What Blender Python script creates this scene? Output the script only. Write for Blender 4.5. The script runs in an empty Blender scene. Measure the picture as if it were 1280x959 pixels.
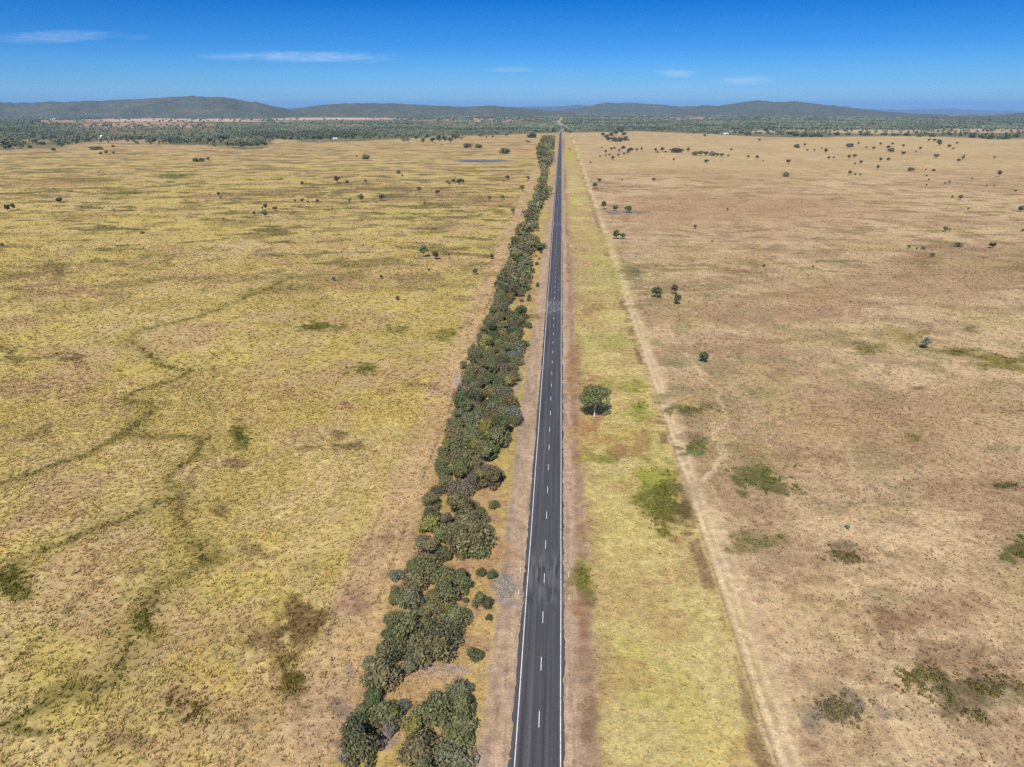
import bpy, math, random
import numpy as np
from mathutils import Vector, Matrix

# ------------------------------------------------------------------ camera, sky, sun, exposure
scn = bpy.context.scene
COL = scn.collection
random.seed(7)
RNG = np.random.default_rng(11)

FPX = 887.0                       # focal length in pixels of a 1280 px wide frame
PITCH = math.radians(21.33)
CAM_H = 90.0
CAM_X = 1.25
YAW = math.atan(62 * math.cos(PITCH) / FPX)
CF = np.array([-math.sin(YAW) * math.cos(PITCH), math.cos(YAW) * math.cos(PITCH), -math.sin(PITCH)])
CR = np.array([math.cos(YAW), math.sin(YAW), 0.0])
CU = np.cross(CR, CF)

cam_data = bpy.data.cameras.new('camera')
cam = bpy.data.objects.new('camera', cam_data)
COL.objects.link(cam)
cam_data.sensor_width = 36.0
cam_data.sensor_fit = 'HORIZONTAL'
cam_data.lens = 36.0 * FPX / 1280.0
cam_data.clip_start = 1.0
cam_data.clip_end = 200000.0
M = Matrix(((CR[0], CU[0], -CF[0], CAM_X), (CR[1], CU[1], -CF[1], 0.0), (CR[2], CU[2], -CF[2], CAM_H), (0, 0, 0, 1)))
cam.matrix_world = M
scn.camera = cam

SUN_EL = math.radians(46)
SUN_AZ = math.radians(189)        # behind the camera, a touch to the left of the road's axis
sun_data = bpy.data.lights.new('sun', 'SUN')
sun = bpy.data.objects.new('sun', sun_data)
COL.objects.link(sun)
sun_data.energy = 4.2
sun_data.angle = math.radians(0.5)
sun_data.color = (1.0, 0.945, 0.86)
sdir = Vector((math.sin(SUN_AZ) * math.cos(SUN_EL), math.cos(SUN_AZ) * math.cos(SUN_EL), math.sin(SUN_EL)))
sun.rotation_euler = sdir.to_track_quat('Z', 'Y').to_euler()

scn.view_settings.view_transform = 'Standard'
scn.view_settings.look = 'None'
scn.view_settings.gamma = 1.0
scn.view_settings.use_curve_mapping = False
scn.view_settings.exposure = 0.55
scn.render.engine = 'CYCLES'
cy = scn.cycles
cy.max_bounces = 4
cy.diffuse_bounces = 2
cy.glossy_bounces = 1
cy.transmission_bounces = 2
cy.transparent_max_bounces = 4
cy.volume_bounces = 0
cy.use_denoising = False
cy.use_adaptive_sampling = True
cy.adaptive_threshold = 0.015

world = bpy.data.worlds.new('World')
scn.world = world
world.use_nodes = True


class NT:
    """small node-tree helper"""
    def __init__(self, tree):
        self.t = tree
        tree.nodes.clear()

    def n(self, typ, **kw):
        nd = self.t.nodes.new(typ)
        for k, v in kw.items():
            setattr(nd, k, v)
        return nd

    def put(self, sock, v):
        if isinstance(v, bpy.types.NodeSocket):
            self.t.links.new(v, sock)
        else:
            sock.default_value = v

    def m(self, op, a, b=None, c=None, clamp=False):
        nd = self.n('ShaderNodeMath', operation=op, use_clamp=clamp)
        for i, v in enumerate((a, b, c)):
            if v is not None:
                self.put(nd.inputs[i], v)
        return nd.outputs[0]

    def mix(self, fac, a, b, blend='MIX'):
        nd = self.n('ShaderNodeMix', data_type='RGBA', blend_type=blend)
        self.put(nd.inputs[0], fac)
        self.put(nd.inputs[6], a)
        self.put(nd.inputs[7], b)
        return nd.outputs[2]

    def ramp(self, fac, stops, interp='LINEAR'):
        nd = self.n('ShaderNodeValToRGB')
        cr = nd.color_ramp
        cr.interpolation = interp
        while len(cr.elements) < len(stops):
            cr.elements.new(0.5)
        for e, (p, c) in zip(cr.elements, stops):
            e.position = p
            e.color = c
        self.put(nd.inputs[0], fac)
        return nd.outputs[0]

    def noise(self, vec, scale, detail=2.0, rough=0.5):
        nd = self.n('ShaderNodeTexNoise')
        self.put(nd.inputs['Vector'], vec)
        nd.inputs['Scale'].default_value = scale
        nd.inputs['Detail'].default_value = detail
        nd.inputs['Roughness'].default_value = rough
        return nd.outputs['Fac']

    def maprange(self, v, a, b, c=0.0, d=1.0, smooth=False):
        nd = self.n('ShaderNodeMapRange', interpolation_type='SMOOTHSTEP' if smooth else 'LINEAR')
        self.put(nd.inputs['Value'], v)
        for k, x in (('From Min', a), ('From Max', b), ('To Min', c), ('To Max', d)):
            nd.inputs[k].default_value = x
        return nd.outputs['Result']


def ray(px, py):
    return CF + (px - 640) / FPX * CR + (479.5 - py) / FPX * CU


def build_world():
    w = NT(world.node_tree)
    out = w.n('ShaderNodeOutputWorld')
    bg = w.n('ShaderNodeBackground')
    sky = w.n('ShaderNodeTexSky', sky_type='NISHITA')
    sky.sun_disc = False
    sky.sun_elevation = SUN_EL
    sky.sun_rotation = SUN_AZ
    sky.altitude = 300
    sky.air_density = 1.0
    sky.dust_density = 0.3
    sky.ozone_density = 3.0
    tc = w.n('ShaderNodeTexCoord')
    sep = w.n('ShaderNodeSeparateXYZ')
    w.put(sep.inputs[0], tc.outputs['Generated'])
    X, Y, Z = sep.outputs
    # clear dry-air sky: deep blue from a few degrees up, paler only at the horizon
    tint = w.ramp(w.maprange(Z, 0.0, 0.5), SKY_STOPS)
    base = w.mix(1.0, sky.outputs[0], tint, 'MULTIPLY')
    # thin cirrus streaks, laid out by direction
    Ys = w.m('MAXIMUM', Y, 0.05)
    u = w.m('DIVIDE', X, Ys)
    v = w.m('DIVIDE', Z, Ys)
    cmb = w.n('ShaderNodeCombineXYZ')
    w.put(cmb.inputs[0], w.m('MULTIPLY', u, 14.0))
    w.put(cmb.inputs[1], w.m('MULTIPLY', v, 150.0))
    nz = w.noise(cmb.outputs[0], 2.2, 5.0, 0.62)
    cm2 = w.n('ShaderNodeCombineXYZ')
    w.put(cm2.inputs[0], w.m('ADD', w.m('MULTIPLY', u, 40.0), w.m('MULTIPLY', v, 160.0)))
    w.put(cm2.inputs[1], w.m('MULTIPLY', v, 700.0))
    nz2 = w.noise(cm2.outputs[0], 1.6, 6.0, 0.7)
    total = None
    for (px, py, hw, hh, sl, st) in ((68, 46, 85, 9, 0.02, .55), (172, 47, 18, 4, 0, .16), (300, 71, 62, 5, 0.0, .5),
                                     (385, 71, 112, 7.5, -0.015, .8), (640, 87, 34, 5, 0, .35),
                                     (846, 92, 28, 5.5, -.03, .7), (930, 101, 40, 6, .03, .65), (850, 107, 50, 5, 0, .14), (705, 92, 30, 4, 0, .12)):
        r = ray(px, py)
        uc, vc = r[0] / r[1], r[2] / r[1]
        r2 = ray(px + hw, py)
        r3 = ray(px, py - hh)
        wu, wv = r2[0] / r2[1] - uc, r3[2] / r3[1] - vc
        du = w.m('DIVIDE', w.m('SUBTRACT', u, uc), wu)
        dv = w.m('SUBTRACT', v, vc)
        dv = w.m('DIVIDE', w.m('SUBTRACT', dv, w.m('MULTIPLY', w.m('SUBTRACT', u, uc), sl)), wv)
        d = w.m('ADD', w.m('MULTIPLY', du, du), w.m('MULTIPLY', dv, dv))
        d = w.m('ADD', d, w.m('MULTIPLY', w.m('SUBTRACT', nz, 0.5), 2.4))
        mm = w.m('MULTIPLY', w.m('MULTIPLY', w.maprange(d, 1.25, -0.45, 0, 1, True), w.maprange(nz2, 0.30, 0.66, 0.25, 1.15)), st)
        total = mm if total is None else w.m('MAXIMUM', total, mm)
    fwd = w.maprange(Y, 0.2, 0.35)
    total = w.m('MULTIPLY', total, fwd)
    colr = w.mix(w.m('MULTIPLY', total, 0.5), base, (5.2, 6.1, 7.4, 1))
    w.put(bg.inputs[0], colr)
    bg.inputs[1].default_value = 0.10
    w.put(out.inputs[0], bg.outputs[0])


SKY_STOPS = [(0.0, (0.25, 0.47, 0.88, 1)), (0.03, (0.225, 0.45, 0.86, 1)), (0.075, (0.15, 0.395, 0.79, 1)), (0.14, (0.068, 0.30, 0.71, 1)), (0.25, (0.003, 0.205, 0.57, 1)), (0.6, (0.6, 0.8, 1.0, 1)), (1.0, (1, 1, 1, 1))]
build_world()


# ------------------------------------------------------------------ helpers
def G(px, py, z=0.0):
    """ground point seen at a pixel of the 1280x959 photograph"""
    d = ray(px, py)
    t = (z - CAM_H) / d[2]
    return CAM_X + d[0] * t, d[1] * t


def pxm(x, y, z=0.0):
    """pixels per metre at a world point, and its pixel"""
    v = np.array([x - CAM_X, y, z - CAM_H])
    dep = v @ CF
    return FPX / dep, 640 + FPX * (v @ CR) / dep, 479.5 - FPX * (v @ CU) / dep


def s2l(c):
    c = np.asarray(c, float) / 255.0
    return np.where(c <= 0.04045, c / 12.92, ((c + 0.055) / 1.055) ** 2.4)


EXPO = 1.42                       # how much brighter sunlit ground shows than its own colour


def alb(r, g, b):
    return s2l((r, g, b)) / EXPO


def ss(a, b, x):
    t = np.clip((x - a) / (b - a), 0, 1)
    return t * t * (3 - 2 * t)


def vnoise(x, y, seed):
    xi = np.floor(x).astype(np.int64)
    yi = np.floor(y).astype(np.int64)
    fx = x - xi
    fy = y - yi
    fx = fx * fx * (3 - 2 * fx)
    fy = fy * fy * (3 - 2 * fy)

    def h(a, b):
        v = (a * 374761393 + b * 668265263 + seed * 2147483647) & 0xffffffff
        v = ((v ^ (v >> 13)) * 1274126177) & 0xffffffff
        v = ((v ^ (v >> 16)) * 2246822519) & 0xffffffff
        return ((v ^ (v >> 15)) & 0xffffff) / 16777215.0
    a, b, c, d = h(xi, yi), h(xi + 1, yi), h(xi, yi + 1), h(xi + 1, yi + 1)
    return (a * (1 - fx) + b * fx) * (1 - fy) + (c * (1 - fx) + d * fx) * fy


def fb(x, y, s, seed, oct=3):
    t = 0
    amp = 1.0
    tot = 0
    for o in range(oct):
        ca, sa = math.cos(seed + o * 1.3), math.sin(seed + o * 1.3)
        k = 2.0 ** o / s
        t = t + amp * vnoise((x * ca - y * sa) * k + 31.7 * seed, (x * sa + y * ca) * k + 17.3 * o, seed * 13 + o)
        tot += amp
        amp *= 0.55
    return t / tot


def mk(name, V, F, mat=None, parent=None, col=None, smooth=False, attr='cover'):
    V = np.ascontiguousarray(V, np.float32)
    F = np.ascontiguousarray(F, np.int32)
    me = bpy.data.meshes.new(name)
    me.vertices.add(len(V))
    me.vertices.foreach_set('co', V.ravel())
    k = F.shape[1]
    me.loops.add(F.size)
    me.loops.foreach_set('vertex_index', F.ravel())
    me.polygons.add(len(F))
    me.polygons.foreach_set('loop_start', np.arange(len(F), dtype=np.int32) * k)
    if smooth:
        me.polygons.foreach_set('use_smooth', np.ones(len(F), bool))
    me.update(calc_edges=True)
    if col is not None:
        a = me.attributes.new(attr, 'FLOAT_COLOR', 'POINT')
        rgba = np.ones((len(V), 4), np.float32)
        rgba[:, :3] = col
        a.data.foreach_set('color', rgba.ravel())
    if mat:
        me.materials.append(mat)
    o = bpy.data.objects.new(name, me)
    COL.objects.link(o)
    if parent:
        o.parent = parent
    return o


class MB:
    """collects tubes, boxes and quads for one mesh"""
    def __init__(self):
        self.v, self.f = [], []

    def quad(self, a, b, c, d):
        n = len(self.v)
        self.v += [tuple(a), tuple(b), tuple(c), tuple(d)]
        self.f.append((n, n + 1, n + 2, n + 3))

    def box(self, lo, hi):
        n = len(self.v)
        for z in (lo[2], hi[2]):
            self.v += [(lo[0], lo[1], z), (hi[0], lo[1], z), (hi[0], hi[1], z), (lo[0], hi[1], z)]
        self.f += [tuple(n + i for i in q) for q in ((3, 2, 1, 0), (4, 5, 6, 7), (0, 1, 5, 4), (1, 2, 6, 5), (2, 3, 7, 6), (3, 0, 4, 7))]

    def tube(self, pts, rads, k=6):
        pts = [Vector(p) for p in pts]
        rows = []
        for i, p in enumerate(pts):
            t = (pts[min(i + 1, len(pts) - 1)] - pts[max(i - 1, 0)]).normalized()
            a = t.orthogonal().normalized()
            b = t.cross(a)
            n = len(self.v)
            for j in range(k):
                th = 2 * math.pi * j / k
                self.v.append(tuple(p + (a * math.cos(th) + b * math.sin(th)) * rads[i]))
            rows.append(n)
        for r0, r1 in zip(rows, rows[1:]):
            for j in range(k):
                j2 = (j + 1) % k
                self.f.append((r0 + j, r0 + j2, r1 + j2, r1 + j))

    def arrays(self):
        return np.array(self.v), np.array(self.f)


def tag(o, label, cat=None, group=None, kind=None):
    o['label'] = label
    if cat:
        o['category'] = cat
    if group:
        o['group'] = group
    if kind:
        o['kind'] = kind
    return o


def empty(name, loc, rz=0.0, sc=(1, 1, 1)):
    o = bpy.data.objects.new(name, None)
    o.empty_display_size = 0.5
    COL.objects.link(o)
    o.location = loc
    o.rotation_euler = (0, 0, rz)
    o.scale = sc
    return o


def child(name, me, parent, color=None):
    o = bpy.data.objects.new(name, me)
    COL.objects.link(o)
    o.parent = parent
    if color is not None:
        o.color = (*color, 1)
    return o


def mat_new(name):
    m = bpy.data.materials.new(name)
    m.use_nodes = True
    return m, NT(m.node_tree)


# ------------------------------------------------------------------ materials
def mat_ground():
    m, t = mat_new('grassland')
    out = t.n('ShaderNodeOutputMaterial')
    at = t.n('ShaderNodeAttribute', attribute_name='cover')
    geo = t.n('ShaderNodeNewGeometry')
    P = geo.outputs['Position']
    n1 = t.noise(P, 2.6, 3.0, 0.65)
    n2 = t.noise(P, 0.55, 3.0, 0.6)
    n3 = t.noise(P, 0.09, 4.0, 0.65)
    k = t.m('MULTIPLY', t.maprange(n1, 0.3, 0.7, 0.70, 1.24), t.maprange(n2, 0.3, 0.7, 0.70, 1.22))
    k = t.m('MULTIPLY', k, t.maprange(n3, 0.3, 0.7, 0.88, 1.10))
    cmb = t.n('ShaderNodeCombineXYZ')
    for i in range(3):
        t.put(cmb.inputs[i], k)
    c = t.mix(1.0, at.outputs['Color'], cmb.outputs[0], 'MULTIPLY')
    # straw / dead brown flecks
    n4 = t.noise(P, 1.1, 4.0, 0.7)
    c = t.mix(t.maprange(n4, 0.56, 0.70, 0, 0.5), c, t.mix(1.0, c, (0.62, 0.54, 0.50, 1), 'MULTIPLY'))
    d = t.n('ShaderNodeBsdfDiffuse')
    t.put(d.inputs['Color'], c)
    b = t.n('ShaderNodeBump')
    b.inputs['Strength'].default_value = 0.5
    b.inputs['Distance'].default_value = 0.25
    t.put(b.inputs['Height'], t.m('ADD', n1, t.m('MULTIPLY', n2, 1.5)))
    t.put(d.inputs['Normal'], b.outputs[0])
    t.put(out.inputs[0], d.outputs[0])
    return m


def mat_cover(name, trans=0.0, sub=1.0):
    """colour from the mesh's own 'cover' attribute (grass tufts, far trees, rocks)"""
    m, t = mat_new(name)
    out = t.n('ShaderNodeOutputMaterial')
    at = t.n('ShaderNodeAttribute', attribute_name='cover')
    d = t.n('ShaderNodeBsdfDiffuse')
    t.put(d.inputs['Color'], at.outputs['Color'])
    s = d.outputs[0]
    if trans:
        tr = t.n('ShaderNodeBsdfTranslucent')
        t.put(tr.inputs['Color'], at.outputs['Color'])
        mx = t.n('ShaderNodeMixShader')
        mx.inputs[0].default_value = trans
        t.put(mx.inputs[1], s)
        t.put(mx.inputs[2], tr.outputs[0])
        s = mx.outputs[0]
    t.put(out.inputs[0], s)
    return m


def mat_leaf():
    """leaf colour = the object's own colour x a small random tone per spray"""
    m, t = mat_new('leaves')
    out = t.n('ShaderNodeOutputMaterial')
    at = t.n('ShaderNodeAttribute', attribute_name='cover')
    oi = t.n('ShaderNodeObjectInfo')
    c = t.mix(1.0, oi.outputs['Color'], at.outputs['Color'], 'MULTIPLY')
    d = t.n('ShaderNodeBsdfPrincipled')
    t.put(d.inputs['Base Color'], c)
    d.inputs['Roughness'].default_value = 0.55
    d.inputs['Specular IOR Level'].default_value = 0.12
    tr = t.n('ShaderNodeBsdfTranslucent')
    t.put(tr.inputs['Color'], c)
    mx = t.n('ShaderNodeMixShader')
    mx.inputs[0].default_value = 0.12
    t.put(mx.inputs[1], d.outputs[0])
    t.put(mx.inputs[2], tr.outputs[0])
    t.put(out.inputs[0], mx.outputs[0])
    return m


def mat_noise(name, c1, c2, scale, rough=0.9, detail=4.0):
    m, t = mat_new(name)
    out = t.n('ShaderNodeOutputMaterial')
    geo = t.n('ShaderNodeNewGeometry')
    n = t.noise(geo.outputs['Position'], scale, detail, 0.6)
    c = t.mix(t.maprange(n, 0.35, 0.65), (*c1, 1), (*c2, 1))
    d = t.n('ShaderNodeBsdfPrincipled')
    t.put(d.inputs['Base Color'], c)
    d.inputs['Roughness'].default_value = rough
    d.inputs['Specular IOR Level'].default_value = 0.2
    t.put(out.inputs[0], d.outputs[0])
    return m


def mat_asphalt():
    m, t = mat_new('asphalt')
    out = t.n('ShaderNodeOutputMaterial')
    geo = t.n('ShaderNodeNewGeometry')
    sep = t.n('ShaderNodeSeparateXYZ')
    t.put(sep.inputs[0], geo.outputs['Position'])
    X, Y, Z = sep.outputs

    def stretched(sx, sy, sc, det=3.0):
        cb = t.n('ShaderNodeCombineXYZ')
        t.put(cb.inputs[0], t.m('MULTIPLY', X, sx))
        t.put(cb.inputs[1], t.m('MULTIPLY', Y, sy))
        return t.noise(cb.outputs[0], sc, det, 0.6)
    c = t.mix(t.maprange(stretched(1.6, 0.02, 1.0), 0.35, 0.65), (0.046, 0.043, 0.046, 1), (0.082, 0.077, 0.079, 1))
    # polished wheel paths: darker bitumen bands where wheels run
    wob = t.m('MULTIPLY', t.m('SUBTRACT', stretched(0.3, 0.03, 1.0), 0.5), 0.9)
    ax = t.m('ABSOLUTE', t.m('ADD', X, wob))
    for cen, wdt, dk in ((0.85, 0.42, 0.8), (2.55, 0.45, 0.72)):
        k = t.m('ABSOLUTE', t.m('SUBTRACT', ax, cen))
        k = t.maprange(k, wdt, 0.0, 0.0, 1.0, True)
        k = t.m('MULTIPLY', k, t.maprange(stretched(0.35, 0.012, 1.0), 0.35, 0.65, 0.1, 0.9))
        c = t.mix(k, c, t.mix(1.0, c, (dk * .82, dk * .82, dk * .84, 1), 'MULTIPLY'))
    # seal joint running left of the centre line
    k = t.maprange(t.m('ABSOLUTE', t.m('ADD', X, 1.45)), 0.25, 0.12, 0, 0.75, True)
    k = t.m('MULTIPLY', k, t.maprange(stretched(.5, .015, 1.0), .4, .6))
    c = t.mix(k, c, (0.105, 0.098, 0.103, 1))
    # pale worn patches over the two culverts
    for yc, hl, st in ((121, 13, .35), (333, 17, 0.75), (590, 10, .5), (1010, 18, .5)):
        q = t.maprange(t.m('ABSOLUTE', t.m('SUBTRACT', Y, yc)), hl, hl * .35, 0, 1, True)
        nn = t.maprange(stretched(1.3, .16, 1.0, 5.0), .42, .66)
        c = t.mix(t.m('MULTIPLY', t.m('MULTIPLY', q, nn), st), c, (0.22, 0.21, 0.205, 1))
    # dark tyre scrubs near the first culvert
    q = t.maprange(t.m('ABSOLUTE', t.m('SUBTRACT', Y, 121)), 14, 4, 0, 1, True)
    nn = t.maprange(stretched(1.1, .10, 1.0, 4.0), .52, .62)
    c = t.mix(t.m('MULTIPLY', t.m('MULTIPLY', q, nn), .7), c, (0.025, 0.025, 0.03, 1))
    n1 = t.noise(geo.outputs['Position'], 5.0, 4.0, 0.7)
    v = t.maprange(n1, .3, .7, .76, 1.22)
    cb = t.n('ShaderNodeCombineXYZ')
    for i in range(3):
        t.put(cb.inputs[i], v)
    c = t.mix(1.0, c, cb.outputs[0], 'MULTIPLY')
    d = t.n('ShaderNodeBsdfPrincipled')
    t.put(d.inputs['Base Color'], c)
    d.inputs['Roughness'].default_value = 0.75
    d.inputs['Specular IOR Level'].default_value = 0.3
    t.put(out.inputs[0], d.outputs[0])
    return m


def mat_paint():
    m, t = mat_new('road_paint')
    out = t.n('ShaderNodeOutputMaterial')
    geo = t.n('ShaderNodeNewGeometry')
    n = t.noise(geo.outputs['Position'], 1.3, 5.0, 0.7)
    c = t.mix(t.maprange(n, 0.46, 0.70), (0.70, 0.69, 0.67, 1), (0.34, 0.33, 0.32, 1))
    d = t.n('ShaderNodeBsdfPrincipled')
    t.put(d.inputs['Base Color'], c)
    d.inputs['Roughness'].default_value = 0.6
    t.put(out.inputs[0], d.outputs[0])
    return m


def mat_hill():
    m, t = mat_new('forested_hill')
    out = t.n('ShaderNodeOutputMaterial')
    geo = t.n('ShaderNodeNewGeometry')
    P = geo.outputs['Position']
    n1 = t.noise(P, 0.035, 3.0, 0.7)
    n2 = t.noise(P, 0.0016, 4.0, 0.6)
    n3 = t.noise(P, 0.005, 4.0, 0.6)
    c = t.mix(t.maprange(n1, 0.36, 0.64), (0.060, 0.074, 0.052, 1), (0.115, 0.125, 0.088, 1))
    c = t.mix(t.maprange(n2, 0.46, 0.66, 0, .55), c, (0.115, 0.098, 0.075, 1))
    c = t.mix(t.maprange(n3, 0.52, 0.70, 0, .55), c, (0.17, 0.13, 0.095, 1))
    d = t.n('ShaderNodeBsdfDiffuse')
    t.put(d.inputs['Color'], c)
    b = t.n('ShaderNodeBump')
    b.inputs['Strength'].default_value = 1.0
    b.inputs['Distance'].default_value = 8.0
    t.put(b.inputs['Height'], n1)
    t.put(d.inputs['Normal'], b.outputs[0])
    t.put(out.inputs[0], d.outputs[0])
    return m


def mat_water():
    m, t = mat_new('dam_water')
    out = t.n('ShaderNodeOutputMaterial')
    d = t.n('ShaderNodeBsdfPrincipled')
    d.inputs['Base Color'].default_value = (0.075, 0.08, 0.075, 1)
    d.inputs['Roughness'].default_value = 0.3
    d.inputs['Specular IOR Level'].default_value = 0.3
    geo = t.n('ShaderNodeNewGeometry')
    b = t.n('ShaderNodeBump')
    b.inputs['Strength'].default_value = 0.8
    b.inputs['Distance'].default_value = 0.1
    t.put(b.inputs['Height'], t.noise(geo.outputs['Position'], 0.8, 3.0))
    t.put(d.inputs['Normal'], b.outputs[0])
    t.put(out.inputs[0], d.outputs[0])
    return m


MAT_GROUND = mat_ground()
MAT_TUFT = mat_cover('dry_grass', 0.25)
MAT_WOODS = mat_cover('woodland_leaves', 0.0)
MAT_ROCK = mat_cover('grey_rock', 0.0)
MAT_LEAF = mat_leaf()
MAT_BARK = mat_noise('bark', (0.10, 0.085, 0.07), (0.26, 0.23, 0.20), 3.0)
MAT_PALEBARK = mat_noise('pale_bark', (0.30, 0.28, 0.26), (0.55, 0.52, 0.48), 2.0)
MAT_DEAD = mat_noise('dead_wood', (0.17, 0.15, 0.15), (0.36, 0.33, 0.33), 2.0)
MAT_ASPHALT = mat_asphalt()
MAT_PAINT = mat_paint()
MAT_HILL = mat_hill()
MAT_WATER = mat_water()
MAT_SHED = mat_noise('shed_wall', (0.55, 0.54, 0.52), (0.68, 0.67, 0.65), 0.4)
MAT_ROOF = mat_noise('zinc_roof', (0.66, 0.67, 0.68), (0.80, 0.80, 0.80), 0.3, 0.5)
MAT_DOOR = mat_noise('dark_opening', (0.04, 0.04, 0.045), (0.07, 0.07, 0.07), 0.6)
MAT_POST = mat_noise('white_post', (0.72, 0.71, 0.69), (0.82, 0.81, 0.79), 4.0)
MAT_RED = mat_noise('red_reflector', (0.5, 0.03, 0.02), (0.6, 0.05, 0.03), 8.0)

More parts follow.
